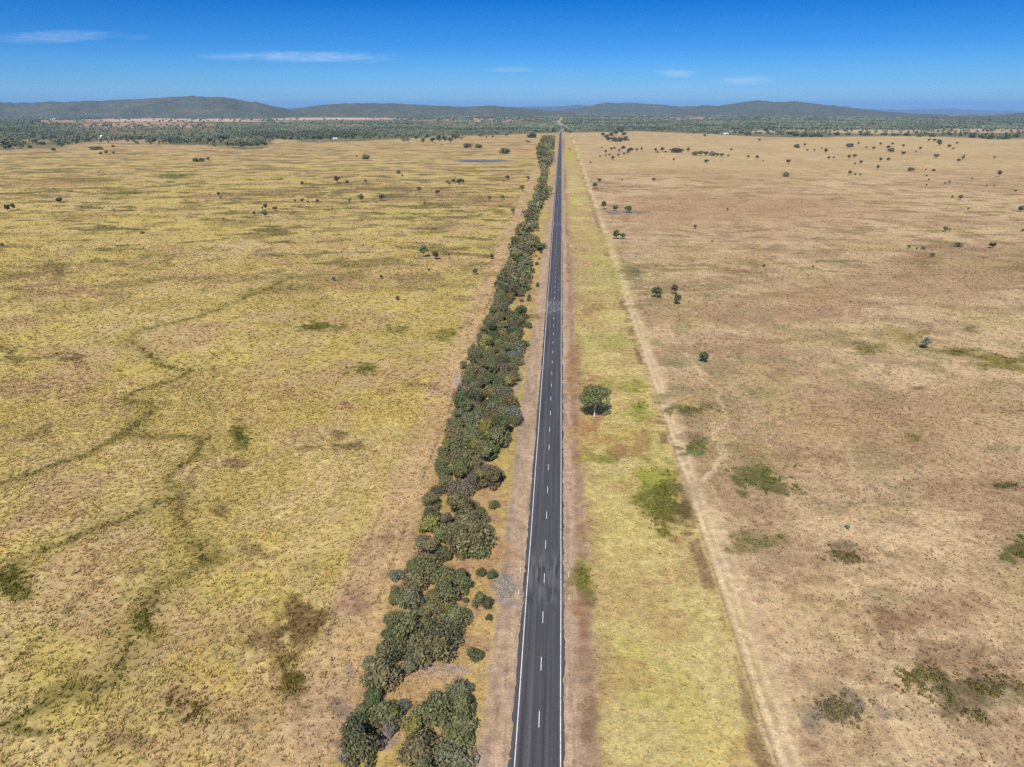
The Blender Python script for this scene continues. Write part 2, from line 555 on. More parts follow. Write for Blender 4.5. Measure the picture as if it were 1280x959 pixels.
# ------------------------------------------------------------------ what grows where (ground cover, by world position)
# patches: pixel centre, half width and half height in the photograph, colour, strength, tilt (metres of x per metre of y)
PATCH = [
    # left paddock: green reedy hollows and brown dead stands
    (398, 409, 32, 6, (118, 118, 62), .9), (458, 462, 27, 8, (128, 126, 72), .85), (495, 410, 16, 6, (140, 130, 75), .8),
    (558, 419, 18, 8, (122, 120, 62), .8), (300, 547, 14, 16, (112, 112, 62), .8), (290, 575, 28, 9, (150, 120, 92), .8),
    (85, 447, 24, 8, (118, 100, 66), .85), (20, 447, 24, 7, (116, 104, 66), .8), (0, 437, 20, 6, (120, 108, 66), .7),
    (365, 775, 42, 24, (122, 98, 64), .9), (320, 800, 46, 16, (140, 114, 76), .7), (362, 850, 26, 26, (128, 106, 64), .85),
    (228, 890, 28, 22, (118, 92, 64), .9), (290, 905, 28, 12, (146, 118, 84), .6), (170, 712, 14, 7, (128, 98, 78), .7),
    (15, 728, 24, 22, (106, 104, 58), .8), (5, 790, 14, 12, (120, 100, 72), .7), (40, 915, 26, 8, (102, 104, 62), .75),
    (180, 775, 20, 22, (116, 110, 60), .7), (95, 865, 30, 14, (122, 112, 60), .55), (150, 925, 30, 12, (140, 112, 84), .6),
    (260, 690, 26, 16, (134, 118, 74), .6), (320, 690, 24, 12, (140, 112, 84), .6), (440, 555, 30, 8, (128, 110, 68), .8),
    (390, 560, 20, 5, (132, 116, 72), .7), (425, 545, 10, 6, (118, 98, 64), .7), (430, 507, 22, 6, (190, 146, 112), .8),
    (485, 488, 18, 6, (186, 148, 108), .7), (520, 482, 24, 5, (150, 124, 84), .7), (275, 640, 14, 12, (138, 110, 78), .7),
    (25, 485, 40, 16, (190, 155, 120), .5), (60, 640, 40, 14, (184, 152, 112), .5), (40, 540, 30, 12, (128, 108, 74), .55),
    (150, 500, 30, 8, (186, 152, 116), .5), (110, 365, 40, 6, (184, 140, 108), .6), (240, 345, 60, 5, (184, 146, 106), .5),
    (70, 355, 40, 5, (182, 144, 110), .5), (420, 355, 40, 6, (192, 152, 112), .5), (215, 220, 26, 3, (112, 112, 62), .9),
    (160, 240, 22, 3.5, (120, 116, 66), .8), (80, 270, 22, 3, (118, 112, 64), .7), (75, 340, 16, 3.5, (120, 108, 66), .8),
    (110, 225, 40, 3, (124, 120, 72), .6), (600, 247, 14, 3, (150, 138, 86), .6), (590, 246, 34, 4, (150, 130, 88), .5),
    (540, 291, 16, 2.5, (122, 120, 62), .8), (510, 360, 40, 4, (150, 134, 78), .5), (620, 345, 14, 4, (130, 128, 78), .6),
    (555, 240, 16, 3, (188, 140, 110), .6), (300, 310, 50, 7, (214, 186, 140), .5), (250, 285, 70, 14, (208, 184, 104), .5),
    (470, 300, 90, 18, (208, 182, 108), .4), (40, 300, 60, 14, (208, 182, 108), .4), (180, 270, 70, 8, (210, 186, 106), .5),
    (520, 520, 40, 30, (208, 182, 104), .4), (300, 480, 90, 30, (206, 182, 106), .4), (270, 830, 60, 30, (206, 180, 104), .5),
    (290, 860, 24, 24, (208, 182, 98), .5), (450, 660, 40, 24, (200, 180, 104), .4), (230, 770, 40, 20, (196, 162, 116), .5),
    # left fence strip and belt floor
    (485, 675, 16, 12, (168, 132, 102), .85), (450, 760, 22, 16, (170, 136, 108), .8), (435, 800, 20, 20, (206, 172, 122), .6),
    (420, 880, 14, 16, (152, 128, 112), .8), (425, 930, 12, 14, (140, 122, 110), .8), (437, 840, 8, 14, (160, 140, 126), .7),
    (530, 843, 50, 12, (196, 160, 124), .8), (560, 835, 40, 5, (176, 158, 142), .8), (600, 690, 30, 14, (192, 152, 112), .6),
    (480, 930, 16, 14, (168, 150, 136), .8), (585, 800, 24, 12, (176, 142, 112), .6), (600, 640, 16, 20, (200, 166, 112), .5),
    (572, 663, 10, 12, (200, 160, 134), .7), (630, 735, 20, 15, (150, 144, 140), .9), (620, 750, 22, 8, (160, 146, 140), .7),
    (600, 740, 20, 14, (206, 178, 110), .6), (640, 480, 10, 30, (160, 140, 130), .6), (655, 395, 24, 4, (130, 112, 70), .75),
    (640, 384, 26, 3, (206, 184, 110), .7), (600, 590, 10, 8, (198, 158, 124), .6), (645, 365, 12, 6, (190, 160, 110), .5),
    # right verge
    (822, 614, 25, 34, (112, 114, 60), .95), (838, 645, 18, 28, (116, 114, 64), .95), (810, 600, 14, 18, (140, 146, 78), .8), (820, 592, 26, 10, (168, 168, 96), .8),
    (848, 674, 13, 10, (158, 112, 84), .75), (855, 640, 9, 28, (116, 98, 64), .8), (755, 572, 18, 10, (138, 142, 74), .85),
    (733, 566, 12, 10, (140, 138, 74), .6), (800, 512, 14, 18, (150, 158, 86), .85), (775, 482, 34, 9, (150, 146, 80), .6),
    (740, 545, 30, 22, (190, 158, 98), .8), (735, 528, 22, 10, (188, 140, 98), .7), (790, 545, 24, 16, (200, 168, 104), .6),
    (795, 565, 22, 10, (170, 130, 92), .7), (806, 548, 14, 12, (176, 136, 96), .7), (735, 485, 14, 14, (180, 140, 98), .7),
    (765, 425, 30, 12, (178, 168, 100), .7), (760, 345, 26, 22, (192, 182, 108), .7), (750, 300, 20, 14, (190, 172, 100), .6),
    (745, 385, 24, 8, (168, 136, 92), .7), (715, 470, 9, 40, (168, 132, 96), .8), (728, 720, 12, 24, (128, 122, 72), .85),
    (745, 700, 20, 16, (176, 152, 92), .5), (722, 760, 8, 14, (170, 128, 92), .7), (740, 750, 6, 10, (120, 110, 74), .7),
    (770, 680, 40, 40, (214, 194, 126), .5), (800, 780, 40, 36, (204, 184, 114), .4), (780, 900, 34, 30, (206, 186, 120), .4),
    (735, 900, 12, 30, (150, 122, 94), .8), (732, 840, 10, 24, (162, 132, 100), .7), 
    (713, 193, 8, 9, (186, 180, 104), .8), (712, 260, 14, 8, (190, 174, 106), .5),
    # right paddock
    (950, 600, 42, 18, (98, 104, 66), .85), (975, 612, 22, 12, (84, 92, 56), .7), (930, 575, 30, 10, (150, 136, 96), .6),
    (945, 676, 38, 13, (132, 124, 94), .85), (870, 560, 20, 11, (112, 120, 82), .85), (862, 550, 22, 8, (140, 118, 90), .6),
    (830, 502, 14, 8, (148, 136, 128), .85), (858, 510, 30, 8, (120, 116, 82), .8), (872, 516, 28, 3.5, (110, 108, 84), .8),
    (825, 497, 10, 4, (110, 120, 80), .6), (862, 612, 14, 14, (180, 156, 118), .6), (1055, 694, 26, 12, (120, 106, 82), .8),
    (1110, 692, 12, 5, (124, 118, 80), .7), (1270, 690, 22, 18, (92, 96, 60), .85), (1255, 453, 36, 9, (112, 108, 62), .85),
    (1195, 440, 26, 6, (122, 112, 70), .8), (1145, 418, 18, 5, (132, 124, 78), .7), (1090, 436, 20, 8, (140, 134, 92), .8),
    (1075, 428, 12, 3, (136, 124, 82), .7), (1147, 485, 12, 3, (112, 98, 66), .8), (1211, 411, 18, 4, (114, 108, 66), .8),
    (1250, 607, 24, 5, (104, 92, 66), .8), (1140, 547, 12, 7, (130, 124, 76), .7), (1065, 630, 16, 6, (124, 112, 80), .7),
    (1150, 845, 34, 20, (124, 116, 86), .8), (1225, 875, 56, 34, (112, 98, 70), .85), (1190, 820, 60, 22, (146, 116, 88), .7),
    (1110, 775, 50, 18, (148, 116, 90), .75), (1165, 760, 60, 22, (164, 130, 98), .6), (1045, 890, 40, 26, (140, 126, 108), .8),
    (1060, 880, 18, 18, (122, 110, 92), .6), (1260, 830, 30, 20, (160, 128, 98), .6), (935, 328, 14, 3.5, (120, 118, 66), .8),
    (1046, 327, 28, 2.5, (132, 122, 80), .8), (1010, 337, 14, 2.5, (140, 128, 86), .6), (790, 342, 16, 9, (132, 122, 84), .8),
    (800, 383, 16, 5, (150, 134, 98), .7), (840, 455, 14, 6, (140, 130, 92), .7), (880, 385, 40, 8, (176, 146, 110), .6),
    (920, 260, 150, 22, (190, 152, 116), .6), (1160, 350, 120, 26, (178, 146, 110), .6), (1010, 380, 90, 18, (182, 146, 112), .5),
    (890, 320, 70, 16, (206, 176, 128), .5), (1120, 520, 110, 40, (186, 150, 114), .5), (1040, 540, 60, 24, (204, 174, 124), .5),
    (1000, 780, 60, 60, (212, 180, 138), .6), (1040, 750, 40, 24, (212, 184, 132), .5), (940, 560, 20, 12, (176, 140, 104), .5),
    (1090, 180, 190, 10, (208, 180, 128), .5), (780, 265, 34, 3, (140, 130, 120), .75), (762, 266, 10, 2.5, (120, 122, 118), .7),
    (880, 205, 120, 8, (206, 178, 128), .5), (850, 215, 90, 5, (182, 146, 112), .5), (1120, 640, 40, 8, (198, 176, 118), .5),
    # far country beyond the paddocks
    (210, 150, 150, 2.8, (220, 186, 160), 1.0), (185, 156, 95, 4, (198, 160, 130), .9), (100, 152, 60, 2, (182, 142, 118), .6),
    (420, 147.5, 90, 2.2, (220, 188, 162), 1.0), (430, 156, 30, 2.5, (200, 160, 128), .6), (590, 150, 75, 2.4, (200, 166, 140), .9),
    (660, 149, 20, 1.5, (196, 140, 110), .7), (850, 147.5, 60, 2.2, (196, 164, 140), .85), (940, 152, 40, 1.2, (180, 150, 130), .6),
    (1080, 164, 150, 2.5, (206, 182, 140), .9), (1210, 163, 90, 2.2, (200, 176, 140), .9), (960, 164, 30, 2, (206, 186, 150), .8),
    (20, 176, 60, 3, (180, 160, 110), .7), (280, 176, 40, 2.5, (196, 166, 126), .7), (170, 177, 50, 2.5, (200, 170, 126), .8), (350, 176, 22, 3, (204, 172, 128), .7), (130, 172, 12, 2, (204, 164, 120), .7),
]
LINES = [
    ([(365, 347), (330, 363), (290, 380), (250, 396), (200, 408), (170, 415), (158, 425), (168, 436), (195, 450), (215, 460), (236, 463), (208, 478), (180, 487), (166, 494), (182, 502), (200, 508), (176, 528), (150, 543), (110, 568), (50, 588), (-20, 612)], 1.5, (120, 110, 66), .85),
    ([(150, 543), (190, 546), (240, 544), (251, 550), (240, 566), (226, 592), (215, 622), (160, 645), (100, 668), (30, 697), (-20, 728)], 1.5, (120, 110, 64), .75),
    ([(215, 622), (222, 650), (228, 684), (262, 700)], 2.0, (128, 112, 70), .6),
    ([(262, 700), (232, 716), (203, 735), (182, 772), (180, 805), (157, 831), (118, 862), (87, 860), (44, 886), (-10, 915)], 1.7, (116, 106, 60), .75),
    ([(125, 727), (80, 770), (40, 808), (-10, 850)], 0.7, (110, 96, 62), .7),
    ([(268, 440), (262, 500), (262, 550), (252, 590), (215, 640)], 0.6, (126, 110, 70), .6),
    ([(300, 440), (285, 460), (270, 500)], 0.5, (130, 114, 72), .5),
    ([(240, 463), (300, 430), (365, 405)], 0.8, (140, 124, 76), .5),
    ([(640, 297), (600, 305), (540, 312), (450, 335)], 2.0, (156, 136, 80), .5),
    ([(860, 440), (900, 500), (915, 520), (898, 540), (904, 570), (890, 590), (880, 600)], 0.9, (224, 196, 154), .8),
    ([(898, 520), (893, 550), (898, 575), (882, 598)], 0.7, (224, 196, 154), .75),
    ([(815, 497), (860, 506), (905, 518)], 1.6, (216, 186, 140), .5),
    ([(880, 597), (905, 630), (930, 660)], .8, (218, 190, 146), .5),
    ([(1120, 415), (1160, 436), (1215, 446), (1290, 462)], 2.5, (118, 108, 66), .75),
    ([(1010, 640), (1040, 700), (1080, 760), (1110, 850)], .7, (214, 186, 142), .5),
    ([(640, 388), (655, 384), (664, 372), (667, 352)], .5, (150, 122, 88), .7),
]
WOODFRONT = np.array([G(*p) for p in ((-60, 189), (0, 188), (60, 186), (110, 178), (180, 181), (250, 182), (300, 185), (330, 184), (345, 176), (400, 177), (480, 174),
                                      (560, 171), (640, 168), (700, 166), (800, 164), (870, 167), (905, 169), (960, 171), (1010, 171), (1040, 171), (1120, 170),
                                      (1200, 171), (1240, 174), (1280, 173), (1340, 173))])


def wood_y(x, y):
    """forward distance at which the woodland begins, along the bearing of (x, y)"""
    b = (x - CAM_X) / np.maximum(y, 1.0)
    bw = (WOODFRONT[:, 0] - CAM_X) / WOODFRONT[:, 1]
    return np.interp(b, bw, WOODFRONT[:, 1])


def drop(x, y):
    """fall of the far country: the earth's curve, and a broad valley beyond the woods on the right"""
    r = np.hypot(x, y)
    b = x / np.maximum(np.abs(y), 1.0)
    return r * r / (2 * 7.3e6) + 60 * ss(6600, 11000, r) * ss(.30, .46, b)


def seg_dist(x, y, pts):
    d = np.full(x.shape, 1e9)
    for (x0, y0), (x1, y1) in zip(pts, pts[1:]):
        vx, vy = x1 - x0, y1 - y0
        t = np.clip(((x - x0) * vx + (y - y0) * vy) / (vx * vx + vy * vy + 1e-9), 0, 1)
        d = np.minimum(d, np.hypot(x - x0 - t * vx, y - y0 - t * vy))
    return d


FAR_ROAD = [(0.0, 2600.0), (0.6, 2770.0), (24.0, 3320.0), (10.0, 3900.0), (-16.0, 4600.0), (33.0, 9300.0)]


def cover(x, y):
    N = len(x)
    c = np.empty((N, 3))
    n90 = fb(x, y, 90, 1)
    n25 = fb(x, y, 26, 2)
    n25b = fb(x, y, 34, 3)
    n8 = fb(x, y, 8, 4)
    n8b = fb(x, y, 9, 5)
    n3 = fb(x, y, 2.6, 6, 2)
    n14 = fb(x, y, 15, 8)

    def put(col, m):
        mm = np.clip(m, 0, 1)[:, None]
        c[:] = c * (1 - mm) + alb(*col) * mm

    # --- left paddock
    c[:] = alb(208, 183, 114)
    put((213, 187, 132), ss(.46, .64, n90) * .6)
    put((196, 174, 99), ss(.48, .64, n25) * .7)
    put((212, 188, 110), ss(.52, .66, n25b) * .6)
    put((192, 158, 120), ss(.57, .68, fb(x, y, 30, 7)) * .6)
    put((206, 180, 130), ss(.52, .66, n8) * .5)
    put((192, 173, 100), ss(.52, .66, n8b) * .5)
    put((150, 134, 82), ss(.60, .70, fb(x, y, 24, 9)) * ss(200, 420, y) * .75)
    put((126, 118, 74), ss(.66, .73, fb(x, y, 19, 12)) * ss(250, 600, y) * .75)
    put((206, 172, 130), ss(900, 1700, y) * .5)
    put((122, 112, 70), ss(.615, .67, fb(x / 2.4, y, 12, 15)) * ss(260, 520, y) * ss(2400, 1500, y) * .85)
    put((136, 118, 82), ss(.63, .69, fb(x / 3.5, y, 22, 16)) * ss(500, 900, y) * .8)
    put((176, 140, 108), ss(.60, .68, fb(x / 2, y, 30, 17)) * ss(400, 900, y) * .6)
    # --- right paddock
    rp = ss(36.5, 40.5, x + 3 * (n8 - .5))
    r = np.empty((N, 3))
    r[:] = alb(209, 180, 139)

    def putr(col, m):
        mm = np.clip(m, 0, 1)[:, None]
        r[:] = r * (1 - mm) + alb(*col) * mm
    putr((216, 188, 144), ss(.47, .62, n25) * .7)
    putr((188, 157, 120), ss(.50, .64, n90) * .7)
    putr((196, 174, 116), ss(.55, .68, n25b) * .5)
    putr((168, 136, 104), ss(.54, .66, n14) * .5)
    putr((150, 120, 88), ss(.58, .68, n3) * .35 * ss(900, 300, y))
    putr((138, 118, 80), ss(.66, .74, fb(x, y, 20, 14)) * .5 * ss(200, 500, y))
    putr((148, 126, 86), ss(.61, .67, fb(x / 2.0, y, 11, 18)) * ss(220, 420, y) * ss(1500, 900, y) * .7)
    putr((160, 146, 104), ss(.60, .68, fb(x, y, 13, 19)) * ss(700, 300, y) * .55)
    putr((170, 138, 106), ss(.56, .66, fb(x / 1.6, y, 45, 20)) * .3)
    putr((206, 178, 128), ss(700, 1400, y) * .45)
    c[:] = c * (1 - rp[:, None]) + r * rp[:, None]
    # --- road corridor
    xw = x + 1.6 * (n8 - .5) + .8 * (n3 - .5)
    # right verge grass
    v = ss(8.2, 10.2, xw) * ss(34.5, 32.5, xw)
    put((211, 191, 128), v)
    put((196, 183, 106), v * ss(.46, .60, n14) * .7)
    put((214, 192, 124), v * ss(.50, .62, n25b) * .7)
    put((188, 156, 104), v * ss(.50, .64, n8b) * .6)
    put((194, 166, 118), v * ss(200, 420, y) * ss(.40, .54, n25) * .85)
    put((178, 148, 108), v * ss(14.5, 9.5, x + 3 * (n14 - .5)) * ss(.40, .52, n14) * .75)
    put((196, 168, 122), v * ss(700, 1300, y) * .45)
    # weedy strip on the paddock side of the verge, then the bare two-wheel track
    wl = ss(31.2, 32.6, xw) * ss(35.2, 34.0, xw)
    put((140, 114, 86), wl * ss(.46, .60, n8b + .35 * (n3 - .5)) * .75)
    tr = ss(33.8, 35.2, xw) * ss(41.2, 38.6, xw + 2.5 * (n14 - .5))
    put((216, 187, 146), tr * (.55 + .4 * ss(.4, .6, n14)))
    put((232, 206, 166), ss(.6, .2, np.abs(x - 36.2 - .5 * (n14 - .5))) * .8)
    put((230, 202, 162), ss(.6, .2, np.abs(x - 38.0 - .5 * (n14 - .5))) * .6)
    put((150, 120, 94), ss(.3, .1, np.abs(x - 35.1 - .5 * (n14 - .5))) * .6)
    # belt floor
    b = ss(-33, -30.5, xw) * ss(-8, -10.5, xw)
    put((192, 160, 112), b)
    put((204, 174, 112), b * ss(-16, -12, xw) * .8)
    put((176, 142, 110), b * ss(.52, .64, n8b) * .7)
    put((196, 176, 96), b * ss(.55, .66, n14) * .6)
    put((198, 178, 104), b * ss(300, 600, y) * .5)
    # stripped strip along the left paddock
    l = ss(-42.5, -39.5, xw + 2.5 * (n14 - .5)) * ss(-29.5, -31.5, xw)
    put((206, 174, 130), l * .85)
    put((184, 152, 120), l * ss(.50, .62, n8b) * .6)
    put((212, 180, 126), l * ss(.52, .64, fb(x, y / 4, 3, 21)) * .6)
    put((118, 96, 70), ss(.45, .15, np.abs(x + 32.4 + .8 * (n14 - .5))) * .55 * ss(.42, .52, n8))
    put((140, 116, 80), ss(.4, .1, np.abs(x + 39.6 + 1.2 * (n14 - .5))) * .5 * ss(.42, .52, n8))
    # gravel shoulders
    st = fb(x * 6, y / 18, 4, 22)
    g = ss(-9.4, -8.2, x + 1.1 * (n8 - .5)) * ss(9.6, 8.6, xw)
    put((190, 162, 132), g)
    put((204, 174, 142), g * ss(.45, .6, st) * .7)
    put((164, 134, 112), g * ss(.55, .68, fb(x * 4, y / 3, 3, 23)) * .6)
    put((166, 146, 134), ss(-9.8, -9.0, x) * ss(-7.4, -8.2, x) * ss(.42, .6, n14) * .7)
    put((164, 132, 104), ss(6.2, 7.2, xw) * ss(10.2, 8.2, xw) * .6)
    put((150, 112, 86), ss(6.4, 7.6, xw) * ss(10.4, 8.0, xw) * ss(.46, .62, n8) * .6)
    # --- patches and lines
    npx = fb(x, y, 5, 31)
    for p in PATCH:
        px, py, rx, ry, col, st_ = p
        if col[1] >= col[0] - 8:
            col = (col[0] + 4, col[1], col[2] * .86)
        cx, cy_ = G(px, py)
        k = pxm(cx, cy_)[0]
        ax = rx / k
        y0 = G(px, py + ry)[1]
        y1 = G(px, max(py - ry, 134.5))[1]
        dx = (x - (cx + (y - cy_) * (cx - CAM_X) / max(cy_, 1))) / ax
        dy = np.where(y < cy_, (y - cy_) / max(cy_ - y0, .1), (y - cy_) / max(y1 - cy_, .1))
        d = np.sqrt(dx * dx + dy * dy)
        sel = d < 2.2
        if not sel.any():
            continue
        nn = npx if ax < 40 else n90
        m = np.where(sel, ss(1.25, .45, d + 1.9 * (nn - .5) + .9 * (n3 - .5) * (ax < 40) + .5 * (ax < 25) * (n3 - .5)), 0) * st_
        put(col, m)
    wob = (fb(x, y, 12, 33) - .5)
    for pts, wd, col, st_ in LINES:
        d = seg_dist(x + 6 * wob, y + 5 * wob, [G(*q) for q in pts])
        put(col, ss(wd * 1.25, wd * .3, d + wd * 1.5 * (npx - .5)) * st_ * (.50 + .45 * ss(.34, .56, n14)))
        if wd > 1.4:
            put((.5 * col[0] + 96, .5 * col[1] + 86, .5 * col[2] + 44), ss(wd * 4.2, wd * .8, d + wd * 3 * (npx - .5) + wd * 3 * (n14 - .5)) * .42)
    # --- woodland floor, with the clearings painted back on top
    wy = wood_y(x, y)
    wf = ss(-60, 40, y - wy + 200 * (fb(x, y, 150, 41) - .5)) * (y > 1200)
    keep = c.copy()
    put((134, 126, 98), wf * .85)
    put((112, 114, 84), wf * ss(.4, .6, fb(x, y, 120, 42)) * .8)
    for p in PATCH[-17:]:
        px, py, rx, ry, col, st_ = p
        cx, cy_ = G(px, py)
        k = pxm(cx, cy_)[0]
        y0, y1 = G(px, py + ry)[1], G(px, py - ry)[1]
        dx = (x - (cx + (y - cy_) * (cx - CAM_X) / cy_)) / (rx / k)
        dy = np.where(y < cy_, (y - cy_) / (cy_ - y0), (y - cy_) / (y1 - cy_))
        d = np.sqrt(dx * dx + dy * dy)
        put(col, ss(1.1, .7, d + 1.2 * (fb(x, y, 200, 44) - .5)) * st_)
    fr = seg_dist(x, y, FAR_ROAD) if True else 0
    put((205, 180, 150), ss(14, 6, np.where(y > 2750, fr, 1e9)) * .9)
    return c


def clearing_mask(x, y):
    m = np.zeros(len(x))
    for p in PATCH[-17:]:
        px, py, rx, ry, col, st_ = p
        cx, cy_ = G(px, py)
        k = pxm(cx, cy_)[0]
        y0, y1 = G(px, py + ry)[1], G(px, py - ry)[1]
        dx = (x - (cx + (y - cy_) * (cx - CAM_X) / cy_)) / (rx / k)
        dy = np.where(y < cy_, (y - cy_) / (cy_ - y0), (y - cy_) / (y1 - cy_))
        m = np.maximum(m, ss(1.15, .8, np.sqrt(dx * dx + dy * dy) + 1.0 * (fb(x, y, 200, 44) - .5)) * st_)
    return m


# ------------------------------------------------------------------ ground sheet
def build_ground():
    rad = [4.0, 12.0, 22.0, 32.0]
    r = 40.0
    while r < 48000:
        rad.append(r)
        r *= 1.0048 if r < 3600 else (1.015 if r < 10000 else 1.12)
    rad = np.array(rad)
    a1 = np.radians(np.arange(-57, 51, 0.2))
    a2 = np.radians(np.arange(51, 303, 6.0))
    ang = np.concatenate([a1, a2])
    R, A = np.meshgrid(rad, ang, indexing='ij')
    X = CAM_X + R * np.sin(A)
    Y = R * np.cos(A)
    x, y = X.ravel(), Y.ravel()
    z = np.zeros_like(x)
    off = ss(42, 70, np.abs(x + 2))
    z += off * ss(3000, 1500, y) * (0.9 * (fb(x, y, 70, 51) - .5) + .35 * (fb(x, y, 12, 52) - .5))
    z -= drop(x, y)
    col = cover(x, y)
    nr, na = len(rad), len(ang)
    i = np.arange(nr - 1)[:, None] * na
    j = np.arange(na)[None, :]
    j2 = (j + 1) % na
    F = np.stack([i + j, i + na + j, i + na + j2, i + j2], -1).reshape(-1, 4)[:, ::-1]
    V = np.stack([x, y, z], 1)
    V = np.vstack([V, [[CAM_X, 0, 0]]])
    col = np.vstack([col, col[:1]])
    # close the middle with quads: centre, j, j+1, j+2
    cc = len(V) - 1
    jj = np.arange(0, na, 2)
    Fc = np.stack([np.full(len(jj), cc), jj, (jj + 1) % na, (jj + 2) % na], 1)[:, ::-1]
    o = mk('ground', V, np.vstack([F, Fc]), MAT_GROUND, col=col, smooth=True)
    tag(o, 'flat dry grassland plain of yellow and tan pasture', 'ground', kind='structure')
    return o


build_ground()


def ground_z(x, y):
    x = np.atleast_1d(np.asarray(x, float))
    y = np.atleast_1d(np.asarray(y, float))
    off = ss(42, 70, np.abs(x + 2))
    return -drop(x, y) + off * ss(3000, 1500, y) * (0.9 * (fb(x, y, 70, 51) - .5) + .35 * (fb(x, y, 12, 52) - .5))


# ------------------------------------------------------------------ road
def build_road():
    ys = [-150.0]
    while ys[-1] < 2770:
        y = ys[-1]
        ys.append(y + (0.35 if 60 < y < 220 else (1.0 if y < 500 else 6.0)))
    ys = np.array(ys)
    wobL = 4.12 + .65 * (fb(ys, ys * 0, 3.0, 61) - .5) + .4 * (fb(ys, ys * 0, .9, 63) - .5)
    wobR = 3.98 + .65 * (fb(ys, ys * 0 + 9, 3.0, 62) - .5) + .4 * (fb(ys, ys * 0 + 5, .9, 64) - .5)
    cols = [-wobL, -np.full_like(ys, 3.0), np.zeros_like(ys), np.full_like(ys, 3.0), wobR]
    zz = [0.02, 0.055, 0.07, 0.055, 0.02]
    V = np.stack([np.stack([cx, ys, z - drop(0 * ys, ys)], 1) for cx, z in zip(cols, zz)], 1).reshape(-1, 3)
    n = len(ys)
    i = np.arange(n - 1)[:, None] * 5
    j = np.arange(4)[None, :]
    F = np.stack([i + j, i + j + 1, i + 5 + j + 1, i + 5 + j], -1).reshape(-1, 4)
    road = mk('road', V, F, MAT_ASPHALT)
    tag(road, 'straight two lane asphalt road running to the horizon', 'road', kind='structure')
    # dark joint where the road bends away beyond the plain
    pts = FAR_ROAD[1:4]
    m = MB()
    for (x0, y0), (x1, y1) in zip(pts, pts[1:]):
        m.quad((x0 - 3.9, y0, .06 - drop(x0, y0)), (x0 + 3.9, y0, .06 - drop(x0, y0)), (x1 + 3.9, y1, .06 - drop(x1, y1)), (x1 - 3.9, y1, .06 - drop(x1, y1)))
    far = mk('road', *m.arrays(), MAT_ASPHALT)
    tag(far, 'far stretch of road bending through the woodland', 'road', kind='structure')

    def zr(x):
        return np.interp(abs(x), [0, 3.0, 4.1], [0.07, 0.055, 0.02]) + 0.012
    for s in (-1, 1):
        yy = np.concatenate([np.arange(-150, 400, 2.0), np.arange(400, 2771, 6.0)])
        wv = .02 * np.sin(yy * .11 + s)
        w = .075
        a, b_ = s * 3.38 - w + wv, s * 3.38 + w + wv
        V = np.concatenate([np.stack([a, yy, zr(3.38) - drop(0 * yy, yy)], 1), np.stack([b_, yy, zr(3.38) - drop(0 * yy, yy)], 1)])
        k = len(yy)
        i = np.arange(k - 1)
        F = np.stack([i, i + k, i + k + 1, i + 1], 1)
        mk('edge_line', V, F, MAT_PAINT, road)
    m = MB()
    y = 83.4 - 12 * 18
    while y < 2760:
        z = .088 - float(drop(0.0, y))
        m.quad((-.06, y, z), (.06, y, z), (.06, y + 3.2, z), (-.06, y + 3.2, z))
        y += 12
    mk('centre_line', *m.arrays(), MAT_PAINT, road)
    return road


build_road()


# ------------------------------------------------------------------ dam (open water)
def build_dam():
    x0, y0 = G(603, 202)
    n = 40
    th = np.linspace(0, 2 * math.pi, n, endpoint=False)
    rx = 44 * (1 + .16 * np.sin(2 * th + 1) + .12 * np.sin(5 * th))
    ry = 26 * (1 + .2 * np.sin(3 * th))
    x = x0 + rx * np.cos(th)
    y = y0 + ry * np.sin(th)
    V = np.stack([x, y, np.full(n, 0.75)], 1)
    V = np.vstack([V, [[x0, y0, .75]]])
    i = np.arange(0, n, 2)
    F = np.stack([np.full(len(i), n), i, (i + 1) % n, (i + 2) % n], 1)
    o = mk('water', V, F, MAT_WATER)
    tag(o, 'small blue farm dam lying in the yellow left paddock', 'dam', kind='structure')
    # low earth bank round it
    m = MB()
    for k in range(n):
        k2 = (k + 1) % n
        a = Vector((x[k], y[k], .7)); b = Vector((x[k2], y[k2], .7))
        ca = Vector((x0, y0, .7))
        oa = a + (a - ca) * .10 + Vector((0, 0, .25)); ob = b + (b - ca) * .10 + Vector((0, 0, .25))
        pa = a + (a - ca) * .35 - Vector((0, 0, 1.2)); pb = b + (b - ca) * .35 - Vector((0, 0, 1.2))
        m.quad(a, oa, ob, b)
        m.quad(oa, pa, pb, ob)
    bank = mk('dam_bank', *m.arrays(), mat_noise('bank_soil', tuple(alb(190, 158, 112)), tuple(alb(160, 140, 90)), .1))
    tag(bank, 'low earth bank round the farm dam', 'bank', kind='structure')


build_dam()


